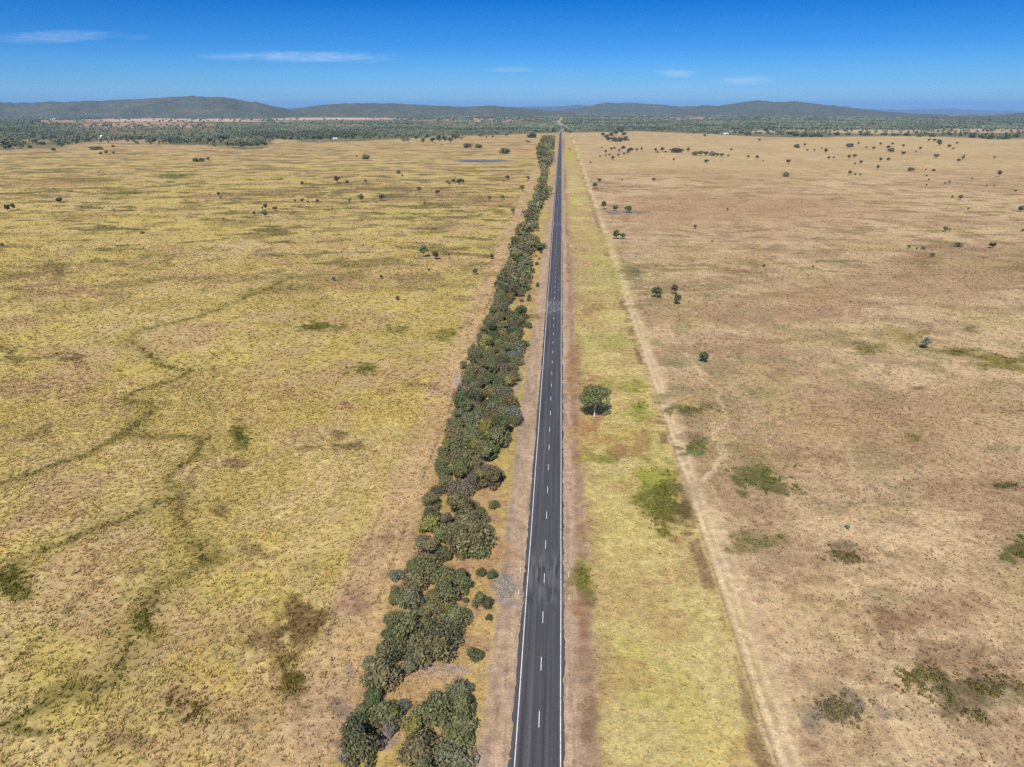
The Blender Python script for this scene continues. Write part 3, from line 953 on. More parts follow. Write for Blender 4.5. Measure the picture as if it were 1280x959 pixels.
# ------------------------------------------------------------------ hills
def hill(label, prof, D, front, back, seed, rough=.10, name='hill'):
    prof = np.array(prof, float)
    pxs = np.arange(prof[0, 0], prof[-1, 0] + .01, 1.5 if D < 20000 else 3)
    pys = np.interp(pxs, prof[:, 0], prof[:, 1])
    ridge = []
    for px, py in zip(pxs, pys):
        d = ray(px, py)
        t = D / d[1]
        ridge.append((CAM_X + d[0] * t, CAM_H + d[2] * t))
    ridge = np.array(ridge)
    amp = 17 if D < 20000 else 40
    ridge[:, 1] += amp * (fb(ridge[:, 0], ridge[:, 0] * 0 + seed, D * .018, seed, 4) - .5) + 10 * (fb(ridge[:, 0], ridge[:, 0] * 0, 60, seed + 3, 2) - .5)
    u = np.concatenate([np.linspace(-1, 0, 42), np.linspace(0, 1, 14)[1:]])
    U, I = np.meshgrid(u, np.arange(len(pxs)), indexing='ij')
    rx = ridge[I, 0]
    rz = ridge[I, 1] + 4
    sc = np.where(U < 0, front, back)
    dist = D + U * sc
    X = CAM_X + (rx - CAM_X) * (dist / D)
    Y = dist
    n = fb(X.ravel(), Y.ravel(), front * .35, seed, 5).reshape(X.shape)
    gul = fb((X).ravel(), (Y * .35).ravel(), front * .12, seed + 1, 3).reshape(X.shape)
    s = 1 - np.abs(U)
    prof_u = (s * s * (3 - 2 * s)) ** .85
    k = np.clip(np.abs(U) * 3, 0, 1) * np.clip((1 - np.abs(U)) * 4, 0, 1)
    base = -drop(X, Y) - 12
    Z = (rz - base) * prof_u + base
    Z = Z + k * (rz - base) * (0.55 * (n - .5) + .85 * (gul - .5))
    Z += (fb(X.ravel(), Y.ravel(), 60, seed + 5, 2).reshape(X.shape) - .5) * 9 * s
    nu, ni = X.shape
    i = np.arange(nu - 1)[:, None] * ni
    j = np.arange(ni - 1)[None, :]
    F = np.stack([i + j, i + j + 1, i + ni + j + 1, i + ni + j], -1).reshape(-1, 4)
    o = mk(name, np.stack([X.ravel(), Y.ravel(), Z.ravel()], 1), F, MAT_HILL, smooth=True)
    tag(o, label, 'hill', kind='structure')
    return o


hill('long low wooded hill rising on the left horizon', [(-120, 134), (-60, 130), (0, 128.5), (30, 129.5), (60, 128.5), (110, 127), (150, 125.5), (185, 125), (215, 123.5), (235, 122), (250, 121.3), (270, 122.3), (292, 124), (305, 126.5), (322, 129), (340, 134), (365, 138.5), (385, 140.5)], 8200, 2300, 1500, 71)
hill('low wooded ridge left of the road', [(340, 139.5), (365, 137.5), (385, 134), (405, 131.5), (440, 129.5), (470, 129.8), (500, 130), (530, 132), (555, 134), (590, 134.3), (620, 133.6), (650, 135.5), (690, 139), (720, 141)], 8800, 2300, 1500, 72)
hill('blue distant range behind the end of the road', [(520, 137), (560, 134.5), (620, 134.5), (680, 133.5), (705, 132.6), (722, 131.2), (735, 132.3), (745, 132.6), (780, 133), (860, 133.5), (940, 137)], 26000, 5000, 4000, 73)
hill('flat topped mesa right of the road', [(700, 139), (735, 133.5), (750, 130.3), (758, 129.2), (780, 128.9), (795, 129.1), (815, 130.5), (835, 132.5), (850, 133.6), (870, 133.2), (885, 132.3), (900, 132.8), (930, 134), (970, 139)], 13000, 3200, 2500, 74)
hill('double peaked mountain on the right horizon', [(830, 142), (860, 137), (890, 133.6), (910, 131.8), (925, 129), (938, 126.6), (950, 126), (962, 127.6), (975, 128.6), (988, 127.6), (997, 127), (1008, 129.5), (1030, 132), (1060, 134), (1085, 137.4), (1110, 140), (1140, 143), (1180, 145.5), (1230, 147)], 10500, 3400, 2500, 75)
hill('dark wooded slope at the right edge of the horizon', [(1180, 146), (1215, 146), (1240, 145), (1260, 143), (1280, 141), (1310, 139), (1350, 138), (1400, 141), (1440, 146)], 9000, 1800, 1500, 76)
hill('pale blue far range on the right horizon', [(1020, 142), (1060, 138), (1090, 136.5), (1130, 137.3), (1150, 136.3), (1165, 137), (1178, 136.2), (1190, 135.2), (1200, 136.5), (1220, 138), (1245, 139), (1262, 138.3), (1290, 139.5), (1350, 141)], 42000, 6000, 5000, 77)
hill('pale blue far range behind the left hills', [(280, 138), (320, 136.5), (345, 135.7), (365, 134.7), (385, 134.4), (400, 135.5), (470, 135), (545, 134.2), (580, 133.8), (640, 135), (720, 137)], 40000, 6000, 5000, 78)


# ------------------------------------------------------------------ haze (dry air thick enough to blue the far ranges)
def build_haze():
    m = MB()
    m.box((-50000, -50000, -221), (50000, 50000, 330))
    o = mk('haze', *m.arrays())
    mt, t = mat_new('air')
    out = t.n('ShaderNodeOutputMaterial')
    v = t.n('ShaderNodeVolumePrincipled')
    v.inputs['Color'].default_value = (0.30, 0.585, 0.99, 1)
    v.inputs['Density'].default_value = 3.0e-5
    v.inputs['Anisotropy'].default_value = 0.0
    t.put(out.inputs['Volume'], v.outputs[0])
    o.data.materials.append(mt)
    tag(o, 'thin blue haze over the distant plain and hills', 'haze', kind='stuff')
    return o


build_haze()


# ------------------------------------------------------------------ grass tufts
def tuft_protos(k, blades, rng):
    P = []
    for _ in range(k):
        tri = []
        for b in range(blades):
            th = rng.uniform(0, 2 * math.pi)
            r0 = rng.uniform(0, .22)
            ln = rng.uniform(.15, .55)
            h = rng.uniform(.55, 1.0)
            bx, by = r0 * math.cos(th), r0 * math.sin(th)
            ph = th + rng.uniform(-.8, .8)
            w = rng.uniform(.12, .26)
            px_, py_ = -math.sin(ph) * w, math.cos(ph) * w
            tri += [(bx + px_, by + py_, -.03), (bx - px_, by - py_, -.03), (bx + ln * math.cos(ph), by + ln * math.sin(ph), h)]
        P.append(tri)
    return np.array(P)          # k, blades*3, 3


def scatter(n, ymin, ymax, xlo, xhi, rng):
    """uniform points of the plain inside a wedge in front"""
    y = np.sqrt(rng.uniform(ymin ** 2, ymax ** 2, n))
    t = rng.uniform(xlo, xhi, n)
    return CAM_X + y * t, y


def build_grass():
    rng = np.random.default_rng(5)
    protos = tuft_protos(14, 6, rng)
    xs, ys, sz, hs, dark = [], [], [], [], []

    def add(n, ymin, ymax, s0, s1, h0, h1):
        x, y = scatter(n, ymin, ymax, -1.12, .95, rng)
        ok = (np.abs(x) > 4.3)
        x, y = x[ok], y[ok]
        n_ = len(x)
        s = rng.uniform(s0, s1, n_)
        h = rng.uniform(h0, h1, n_)
        keep = np.ones(n_, bool)
        dk = rng.uniform(.82, 1.22, n_)
        u = rng.uniform(0, 1, n_)
        fld = fb(x, y, 10, 81)
        # left paddock: dense tall tussocks; right: short, sparse, with dark forbs; verge: short and soft
        left = x < -31
        belt = (x >= -31) & (x < -9)
        sh = (x >= -9.5) & (x < 9.5)
        verge = (x >= 9.5) & (x < 34.4)
        track = (x >= 34.4) & (x < 41)
        right = x >= 41
        keep &= ~(sh & (u > .04)) & ~(track & (u > .12)) & ~(belt & (u > .6)) & ~(right & (u > .85))
        if ymax > 800:
            keep &= rng.uniform(0, 1, n_) < ss(1250, 520, y)
        elif ymax > 500:
            keep &= rng.uniform(0, 1, n_) < ss(575, 360, y)
        if ymax < 300:
            keep &= rng.uniform(0, 1, n_) < ss(255, 190, y)
        strip = (x > -41) & (x < -31)
        keep &= ~(strip & (u > .6))
        keep &= ~(left & (fld < .40) & (u > .6))
        h = np.where(left, h, np.where(verge, h * .38, np.where(right, h * .55, np.where(belt, h * .5, h * .3))))
        s = np.where(right, s * .62, np.where(verge, s * .9, s))
        dk = np.where(right, rng.uniform(.72, 1.25, n_), dk)
        forb = right & (rng.uniform(0, 1, n_) < .15 + .25 * (fld > .58))
        dk = np.where(forb, rng.uniform(.42, .85, n_), dk)
        s = np.where(forb, s * rng.uniform(.6, 1.2, n_), s)
        h = np.where(forb, h * 1.5, h)
        vf = verge & (rng.uniform(0, 1, n_) < .03)
        dk = np.where(vf, .6, dk)
        xs.append(x[keep]); ys.append(y[keep]); sz.append(s[keep]); hs.append(h[keep]); dark.append(dk[keep])
    add(125000, 55, 255, .5, 1.1, .24, .60)
    add(115000, 200, 580, .9, 1.8, .4, .8)
    add(75000, 400, 1250, 1.2, 2.9, .5, .95)
    x = np.concatenate(xs); y = np.concatenate(ys); s = np.concatenate(sz); h = np.concatenate(hs); d = np.concatenate(dark)
    n = len(x)
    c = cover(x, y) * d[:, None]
    c *= rng.uniform(.93, 1.07, (n, 3))
    z = ground_z(x, y)
    k = rng.integers(0, len(protos), n)
    a = rng.uniform(0, 2 * math.pi, n)
    P = protos[k].copy()
    ca, sa = np.cos(a)[:, None], np.sin(a)[:, None]
    X = (P[:, :, 0] * ca - P[:, :, 1] * sa) * s[:, None] + x[:, None]
    Y = (P[:, :, 0] * sa + P[:, :, 1] * ca) * s[:, None] + y[:, None]
    Z = P[:, :, 2] * h[:, None] + z[:, None]
    V = np.stack([X, Y, Z], -1).reshape(-1, 3)
    F = np.arange(len(V)).reshape(-1, 3)
    col = np.repeat(c, P.shape[1], 0)
    o = mk('grass', V, F, MAT_TUFT, col=col)
    tag(o, 'dry yellow and tan tussock grass covering the plain', 'grass', kind='stuff')


build_grass()


# ------------------------------------------------------------------ foliage meshes
def leaf_cloud(centres, radii, per, size, rng, flat=.85, tone=(.72, 1.28), shell=.55):
    """leafy sprays: small bent diamonds spread through and over the lobes"""
    V, F, C = [], [], []
    for (c, r, n) in zip(centres, radii, per):
        d = rng.normal(size=(n, 3))
        d /= np.linalg.norm(d, axis=1)[:, None]
        rr = r * (shell + (1.08 - shell) * rng.uniform(0, 1, n) ** .6)
        p = np.asarray(c) + d * rr[:, None] * np.array([1, 1, flat])
        nrm = d * .9 + rng.normal(size=(n, 3)) * .55 + np.array([0, 0, .35])
        nrm /= np.linalg.norm(nrm, axis=1)[:, None]
        t = np.cross(nrm, rng.normal(size=(n, 3)))
        t /= np.linalg.norm(t, axis=1)[:, None]
        b = np.cross(nrm, t)
        s = size * rng.uniform(.6, 1.35, n)[:, None]
        q = np.stack([p - t * s, p + b * s * .55 + nrm * s * .12, p + t * s, p - b * s * .55 + nrm * s * .12], 1)
        base = len(V) and sum(len(v) for v in V)
        V.append(q.reshape(-1, 3))
        tn = rng.uniform(tone[0], tone[1], n)
        lobe = rng.uniform(.88, 1.12)
        cc = (tn * lobe)[:, None] * rng.uniform(.94, 1.06, (n, 3))
        C.append(np.repeat(cc, 4, 0))
    V = np.concatenate(V)
    C = np.concatenate(C)
    F = np.arange(len(V)).reshape(-1, 4)
    return V, F, C


def data_mesh(name, V, F, mat, col=None):
    o = mk(name, V, F, mat, col=col)
    me = o.data
    bpy.data.objects.remove(o)
    return me


def shrub_mesh(seed, R=2.6, H=3.6, lobes=11, leaves=900, size=.30):
    rng = np.random.default_rng(seed)
    cs, rs = [], []
    for i in range(lobes):
        th = rng.uniform(0, 2 * math.pi)
        q = R * .62 * math.sqrt(rng.uniform(0, 1))
        r = R * rng.uniform(.32, .52)
        top = H * (1 - .30 * (q / R) ** 1.5) * rng.uniform(.82, 1.06)
        cs.append((q * math.cos(th), q * math.sin(th), max(top - r, r * .75)))
        rs.append(r)
    for i in range(5):
        th = rng.uniform(0, 2 * math.pi)
        r = R * rng.uniform(.28, .4)
        cs.append((R * .66 * math.cos(th), R * .66 * math.sin(th), r * .9 + rng.uniform(0, .5)))
        rs.append(r)
    w = np.array(rs) ** 2
    per = np.maximum((leaves * w / w.sum()).astype(int), 12)
    V, F, C = leaf_cloud(cs, rs, per, size, rng)
    m = MB()
    for i in range(0, len(cs), 2):
        c = cs[i]
        m.tube([(c[0] * .12, c[1] * .12, -.1), (c[0] * .5, c[1] * .5, c[2] * .5), (c[0], c[1], c[2] + rs[i] * .3)], [.09, .06, .025], 5)
    return data_mesh('shrub_foliage', V, F, MAT_LEAF, C), data_mesh('shrub_stem', *m.arrays(), MAT_BARK)


def tree_mesh(seed, R, H, clear, lobes, leaves, size, bark, spread=.62, limbs=6, trunk_r=.2, flat=.8):
    """trunk, limbs reaching each lobe, crown carried clear of the ground"""
    rng = np.random.default_rng(seed)
    cs, rs = [], []
    for i in range(lobes):
        th = 2 * math.pi * (i + rng.uniform(0, .8)) / lobes * 2.4
        q = R * spread * math.sqrt(rng.uniform(0.02, 1))
        r = R * rng.uniform(.30, .46)
        zt = H * (1 - .42 * (q / R) ** 2) * rng.uniform(.80, 1.0)
        z = rng.uniform(clear + r * .6, max(zt - r * .8, clear + r * .7)) if rng.uniform() < .4 else max(zt - r * .8, clear + r * .7)
        cs.append((q * math.cos(th), q * math.sin(th), z))
        rs.append(r)
    w = np.array(rs) ** 2
    per = np.maximum((leaves * w / w.sum()).astype(int), 10)
    V, F, C = leaf_cloud(cs, rs, per, size, rng, flat)
    m = MB()
    fork = clear * .75
    m.tube([(0, 0, -.2), (.05, .03, fork * .5), (.1, .0, fork)], [trunk_r * 1.35, trunk_r, trunk_r * .85], 8)
    for i in range(min(limbs, lobes)):
        c = cs[i]
        m.tube([(.08, 0, fork * rng.uniform(.75, .98)), (c[0] * .45, c[1] * .45, fork + (c[2] - fork) * .5), (c[0] * .9, c[1] * .9, c[2]), (c[0], c[1], c[2] + rs[i] * .6)],
               [trunk_r * .7, trunk_r * .48, trunk_r * .28, trunk_r * .08], 6)
    return data_mesh('tree_crown', V, F, MAT_LEAF, C), data_mesh('tree_trunk', *m.arrays(), bark)


def dead_mesh(seed, R=1.8, H=2.6, n=26, mat=None):
    rng = np.random.default_rng(seed)
    m = MB()
    for i in range(n):
        th = rng.uniform(0, 2 * math.pi)
        q = R * rng.uniform(.25, 1)
        h = H * rng.uniform(.45, 1)
        a = Vector((0, 0, 0))
        b = Vector((q * .45 * math.cos(th), q * .45 * math.sin(th), h * .55))
        th2 = th + rng.uniform(-.5, .5)
        c = Vector((q * math.cos(th2), q * math.sin(th2), h))
        m.tube([a, b, c], [.07, .05, .02], 5)
        for k in range(3):
            p = b.lerp(c, rng.uniform(.1, .9))
            e = p + Vector((rng.uniform(-.6, .6), rng.uniform(-.6, .6), rng.uniform(.1, .7)))
            m.tube([p, e], [.03, .012], 4)
    return data_mesh('dead_branches', *m.arrays(), mat or MAT_DEAD)


SHRUBS = [shrub_mesh(100 + i, R=[2.6, 2.9, 2.3, 2.7, 3.1, 2.5, 2.8, 2.2][i], H=[3.6, 3.2, 4.2, 3.8, 3.4, 4.6, 3.0, 3.3][i],
                     lobes=[11, 13, 9, 12, 14, 10, 12, 8][i], leaves=2300, size=.215) for i in range(8)]
SHRUBS_FAR = [shrub_mesh(140 + i, R=2.7, H=3.6, lobes=9, leaves=420, size=.48) for i in range(4)]
ROUND = shrub_mesh(160, R=1.9, H=1.9, lobes=14, leaves=1300, size=.2)
PADDOCK = [tree_mesh(200 + i, R=[2.6, 2.3, 2.8, 2.2, 3.0][i], H=[5.2, 6.2, 4.6, 5.4, 5.0][i], clear=[1.7, 2.1, 1.4, 1.8, 1.5][i], lobes=[9, 9, 10, 7, 11][i],
                     leaves=460, size=.46, bark=MAT_BARK, trunk_r=.16) for i in range(5)]
LOW = [tree_mesh(220 + i, R=3.4, H=3.6, clear=.15, lobes=11, leaves=420, size=.5, bark=MAT_BARK, trunk_r=.14, spread=.7) for i in range(2)]
TALL = [tree_mesh(240 + i, R=[4.6, 4.0, 5.0][i], H=[12, 13.5, 11][i], clear=[4, 5.5, 3][i], lobes=[10, 9, 12][i], leaves=300, size=.95, bark=MAT_PALEBARK, trunk_r=.28) for i in range(3)]
LONE = tree_mesh(311, R=5.1, H=12.0, clear=4.9, lobes=22, leaves=8200, size=.24, bark=MAT_PALEBARK, spread=.70, limbs=14, trunk_r=.26, flat=.74)
DEAD = [dead_mesh(400 + i) for i in range(2)]
DEADPALE = dead_mesh(410, R=1.7, H=3.2, n=22, mat=MAT_PALEBARK)

TINTS = {
    'olive-brown': (.162, .140, .068), 'olive green': (.145, .148, .066), 'dark green': (.092, .114, .050), 'grey-green': (.160, .158, .092),
    'yellow-green': (.235, .218, .070), 'dull brown': (.158, .130, .088), 'blue-grey': (.165, .180, .140), 'maroon-brown': (.110, .072, .056),
    'dark olive': (.105, .104, .054),
}
THINGS = []           # (root, record) for the labels


def plant(name, meshes, x, y, w, h, w0, h0, tint, rz, parts, rec, jit=True):
    z = float(ground_z(x, y)[0])
    sx = w / w0
    root = empty(name, (x, y, z - .03), rz, (sx, sx, h / h0))
    c = np.array(TINTS[tint]) * (RNG.uniform(.90, 1.10) if jit else 1)
    child(parts[0], meshes[0], root, c)
    child(parts[1], meshes[1], root)
    rec.update(x=x, y=y, w=w, h=h, tint=tint)
    THINGS.append((root, rec))
    return root


# ------------------------------------------------------------------ the belt of roadside shrubs
# outline of the belt's crowns in the photograph: row, left edge, right edge (pairs make gaps)
BELT = [(170, 676, 692), (185, 672, 692), (200, 673, 690), (206, 676, 686), (215, 677, 684), (226, 673, 684), (236, 670, 688), (250, 665, 684), (262, 658, 674), (281, 650, 672),
        (287, 644, 656), (296, 642, 668), (308, 637, 680), (312, 638, 668), (320, 637, 664), (332, 632, 665), (345, 623, 667), (356, 618, 662), (368, 617, 652),
        (373, 618, 634), (379, 616, 630), (386, 613, 640), (394, 608, 658), (402, 606, 658), (410, 601, 652), (418, 597, 652), (428, 594, 660), (440, 584, 657), (448, 577, 652), (458, 574, 650), (468, 572, 648),
        (482, 577, 644), (490, 564, 643), (505, 566, 646), (520, 562, 650), (530, 556, 646), (545, 553, 640), (560, 548, 634), (575, 543, 612), (590, 541, 634), (605, 541, 622),
        (612, 535, 584), (622, 528, 588), (640, 525, 608), (655, 524, 614), (670, 520, 614), (684, 516, 610), (694, 512, 546), (704, 502, 552), (712, 500, 590), (726, 492, 592),
        (745, 482, 588), (752, 480, 576), (764, 480, 595), (778, 479, 594), (792, 478, 572), (806, 472, 566), (820, 456, 568), (834, 451, 510), (846, 452, 504), (858, 453, 498), (868, 456, 500), (885, 440, 500), (900, 426, 500), (920, 424, 480), (940, 430, 470), (975, 436, 470)]
BELT2 = [(848, 566, 582), (858, 545, 596), (872, 520, 598), (890, 505, 596), (910, 500, 594), (930, 500, 592), (945, 515, 590), (980, 500, 588)]


def in_belt(px, py):
    for B in (BELT, BELT2):
        if B[0][0] <= py <= B[-1][0]:
            r = np.array(B, float)
            a = np.interp(py, r[:, 0], r[:, 1])
            b = np.interp(py, r[:, 0], r[:, 2])
            if a <= px <= b:
                return (px - a) / max(b - a, 1e-3), a, b
    return None


def belt_points():
    """crowns of the belt: biggest first, until each stretch is closed"""
    rng = np.random.default_rng(21)
    pts = []
    for r0, r1, tries in ((3.0, 3.6, 3500), (2.3, 3.0, 12000), (1.7, 2.4, 20000), (1.2, 1.8, 6000)):
        for _ in range(tries):
            y = math.exp(rng.uniform(math.log(73), math.log(2450)))
            x = rng.uniform(-50, -7)
            f = 1.0 if y < 260 else 1.0 + min((y - 260) / 500, 1.1)
            r = rng.uniform(r0, r1) * f
            h = r * rng.uniform(1.1, 1.85)
            k, px, py = pxm(x, y, h * .60)
            q = in_belt(px, py)
            if q is None:
                continue
            fr_, a, b = q
            if y <= 560 and fb(np.array([x]), np.array([y]), 8.5, 98)[0] < (.33 if y > 135 else .25):
                continue
            if y > 560 and fb(np.array([x]), np.array([y]), 45, 97)[0] < .43:
                continue
            if px - r * .85 * k < a - 1.5 or px + r * .85 * k > b + 1.5:
                if not (b - a < 2.4 * r * k and r < 2.6 * f and abs(fr_ - .5) < .25):
                    continue
            if any((x - u) ** 2 + ((y - v) * .92) ** 2 < ((.66 + .22 * min(max(y - 500, 0) / 500, 1)) * (r + s)) ** 2 for u, v, s, _h, _f, _p, _q in pts):
                continue
            pts.append((x, y, r, h, fr_, px, py))
    pts.sort(key=lambda p: p[1])
    return pts


def build_belt():
    rng = np.random.default_rng(22)
    names = ['olive-brown', 'olive green', 'dark green', 'grey-green', 'yellow-green', 'dull brown', 'blue-grey', 'dark olive']
    probs = np.array([.28, .27, .07, .16, .03, .09, .008, .10])
    pts = belt_points()
    near, far = pts[:272], pts[272:]
    print('belt shrubs', len(pts), 'individual to', near[-1][1])
    for (x, y, r, h, f, px, py) in near:
        tint = names[rng.choice(len(names), p=probs / probs.sum())]
        pr = SHRUBS[rng.integers(len(SHRUBS))] if y < 360 else SHRUBS_FAR[rng.integers(len(SHRUBS_FAR))]
        plant('roadside_shrub', pr, x, y, r, h, 2.65, 3.6, tint, rng.uniform(0, 6.28), ('foliage', 'stem'), dict(zone='belt', f=f, px=px, py=py))
    V, C = [], []
    for (x, y, r, h, f, px, py) in far:
        gz = -float(drop(x, y))
        tint = np.array(TINTS[names[rng.choice(len(names), p=probs / probs.sum())]]) * rng.uniform(.8, 1.35)
        n = 7
        cs = [(x + rng.normal() * r * .42, y + rng.normal() * r * .42, gz + h * rng.uniform(.4, .78)) for _ in range(n)]
        v, _, c = leaf_cloud(cs, [r * rng.uniform(.3, .5) for _ in range(n)], [int(max(16, 40 - y / 80))] * n, .62 * (1 + y / 1300), rng, tone=(.88, 1.12), shell=.8)
        V.append(v)
        C.append(c * tint)
    V = np.concatenate(V)
    o = mk('shrub_belt', V, np.arange(len(V)).reshape(-1, 4), MAT_WOODS, col=np.concatenate(C))
    tag(o, 'distant continuation of the olive shrub belt beside the road', 'shrubs', kind='stuff')


build_belt()

# special shrubs beside the belt: pixel of the foot, width in pixels, tint, note
for (px, py, wp, hp, tint, note) in (
        (593, 829, 21, 18, 'dark olive', 'neat round dark olive bush standing alone in the bare clearing'),
        (601, 722, 13, 13, 'dark olive', 'small dark bush just uphill of the grey rock pitching'),
        (616, 727, 16, 14, 'dark green', 'dark green bush beside the grey rock pitching'),
        (597, 763, 18, 20, 'olive green', 'paired bush left of the rock pitching, its paler half'),
        (609, 763, 14, 22, 'dark olive', 'taller dark half of the paired bush below the rock pitching'),
        (582, 755, 9, 10, 'dark green', 'tiny dark green bush in yellow grass below the belt'),
        (611, 778, 10, 10, 'dark olive', 'tiny bush in straw grass below the rock pitching'),
        (617, 638, 14, 15, 'olive green', 'small olive bush on the road side across from the green verge hollow'),
        (650, 401, 23, 16, 'dark green', 'wide dark green bush by the pale road patch, under the brown grass strip'),
        (660, 411, 10, 10, 'olive green', 'small olive bush alone on the road side by the pale patch'),
        (654, 380, 0, 0, '', ''),
        (661, 377, 6, 8, 'dark olive', 'little upright bush beside the road just past the pale patch'),
        (652, 378, 5, 5, 'olive green', 'very small bush left of the little upright bush'),
        (676, 317, 5, 4, 'dark green', 'tiny round bush nearest the shoulder opposite the verge lime strip'),
        (674, 325, 4, 3, 'olive green', 'tiny bush in yellow grass near the shoulder, beyond two others'),
        (671, 332, 6, 5, 'olive green', 'low bush in yellow grass between belt and shoulder'),
        (666, 342, 7, 6, 'olive-brown', 'low brown-tinged bush touching the belt on its road side'),
        (672, 359, 5, 7, 'dark olive', 'small dark bush standing off the belt beside the gravel'),
        (548, 860, 0, 0, '', ''),
        (512, 505, 0, 0, '', '')):
    if not wp:
        continue
    x, y = G(px, py)
    k = pxm(x, y)[0]
    pr = ROUND if 'round' in note else SHRUBS[hash(note) % 1 + (px % 8)]
    sc0 = (1.9, 1.9) if 'round' in note else (2.65, 3.6)
    plant('roadside_shrub', pr, x, y + wp / k * .4, wp / k / 2, hp / k * .95, sc0[0], sc0[1], tint, px * .7, ('foliage', 'stem'), dict(zone='special', label=note, px=px, py=py), False)

# coloured individuals that stand out in the belt
for (px, py, wp, hp, tint, note) in (
        (581, 513, 30, 34, 'dark green', 'bright dark green tree at the belt edge, left of the lone tree'),
        (641, 528, 22, 28, 'blue-grey', 'blue-grey shrub bulging from the belt towards the road'),
        (598, 562, 22, 18, 'yellow-green', 'yellow-green shrub glowing in the middle of the belt'),
        (590, 686, 50, 46, 'olive-brown', 'largest domed olive shrub, standing proud on the road side'),
        (540, 724, 14, 16, 'yellow-green', 'small yellow-green shrub among olive ones above the culvert'),
        (505, 885, 16, 16, 'blue-grey', 'pale blue-grey shrub beside the bare clearing'),
        (555, 768, 24, 18, 'yellow-green', 'orange-tinged yellow shrub inside the belt below the culvert'),
        (528, 704, 12, 12, 'yellow-green', 'small lime shrub on the paddock side of the belt'),
        (497, 724, 18, 16, 'blue-grey', 'grey-blue shrub on the belt edge by the paddock strip')):
    x, y = G(px, py)
    k = pxm(x, y)[0]
    plant('roadside_shrub', SHRUBS[(px + 3) % 8], x, y, wp / k / 2, hp / k * .95, 2.65, 3.6, tint, px * .3, ('foliage', 'stem'), dict(zone='special', label=note, px=px, py=py), False)

# ------------------------------------------------------------------ bare dead shrubs
for (px, py, wp, hp, pale, note) in ((572, 490, 18, 22, 1, 'bleached bare dead shrub on the paddock side of the belt'),
                                     (588, 612, 18, 20, 0, 'grey bare dead shrub on the road side of the belt'),
                                     (487, 925, 26, 36, 0, 'pale dead branches in the opening at the near end of the belt'),
                                     (470, 938, 22, 20, 0, 'fallen grey branches beside the near opening in the belt'),
                                     (436, 905, 16, 22, 0, 'grey twiggy dead shrub at the paddock edge'),
                                     (428, 955, 22, 22, 0, 'grey tangled dead shrub at the bottom of the picture'),
                                     (797, 341, 10, 9, 0, 'lilac-grey bare shrub in the right paddock'),
                                     (547, 345, 7, 8, 0, 'grey bare shrub below the two paddock trees'),
                                     (813, 382, 9, 7, 0, 'grey twiggy shrub under the dome-shaped paddock tree')):
    x, y = G(px, py)
    k = pxm(x, y)[0]
    z = float(ground_z(x, y)[0])
    o = bpy.data.objects.new('dead_shrub', DEADPALE if pale else DEAD[px % 2])
    COL.objects.link(o)
    s = wp / k / 2 / 2.1
    o.location = (x, y, z)
    o.scale = (s, s, max(hp / k / 3.0, .4))
    o.rotation_euler = (0, 0, px)
    tag(o, note, 'dead shrub', 'bare dead shrubs')

# ------------------------------------------------------------------ lone tree on the verge
x, y = G(743, 521)
lone = empty('verge_tree', (x, y, 0), 1.2, (1.0, 1.0, 1.0))
child('crown', LONE[0], lone, (.155, .166, .068))
child('trunk', LONE[1], lone)
tag(lone, 'lone spreading green tree with pale trunk on the yellow verge', 'tree')

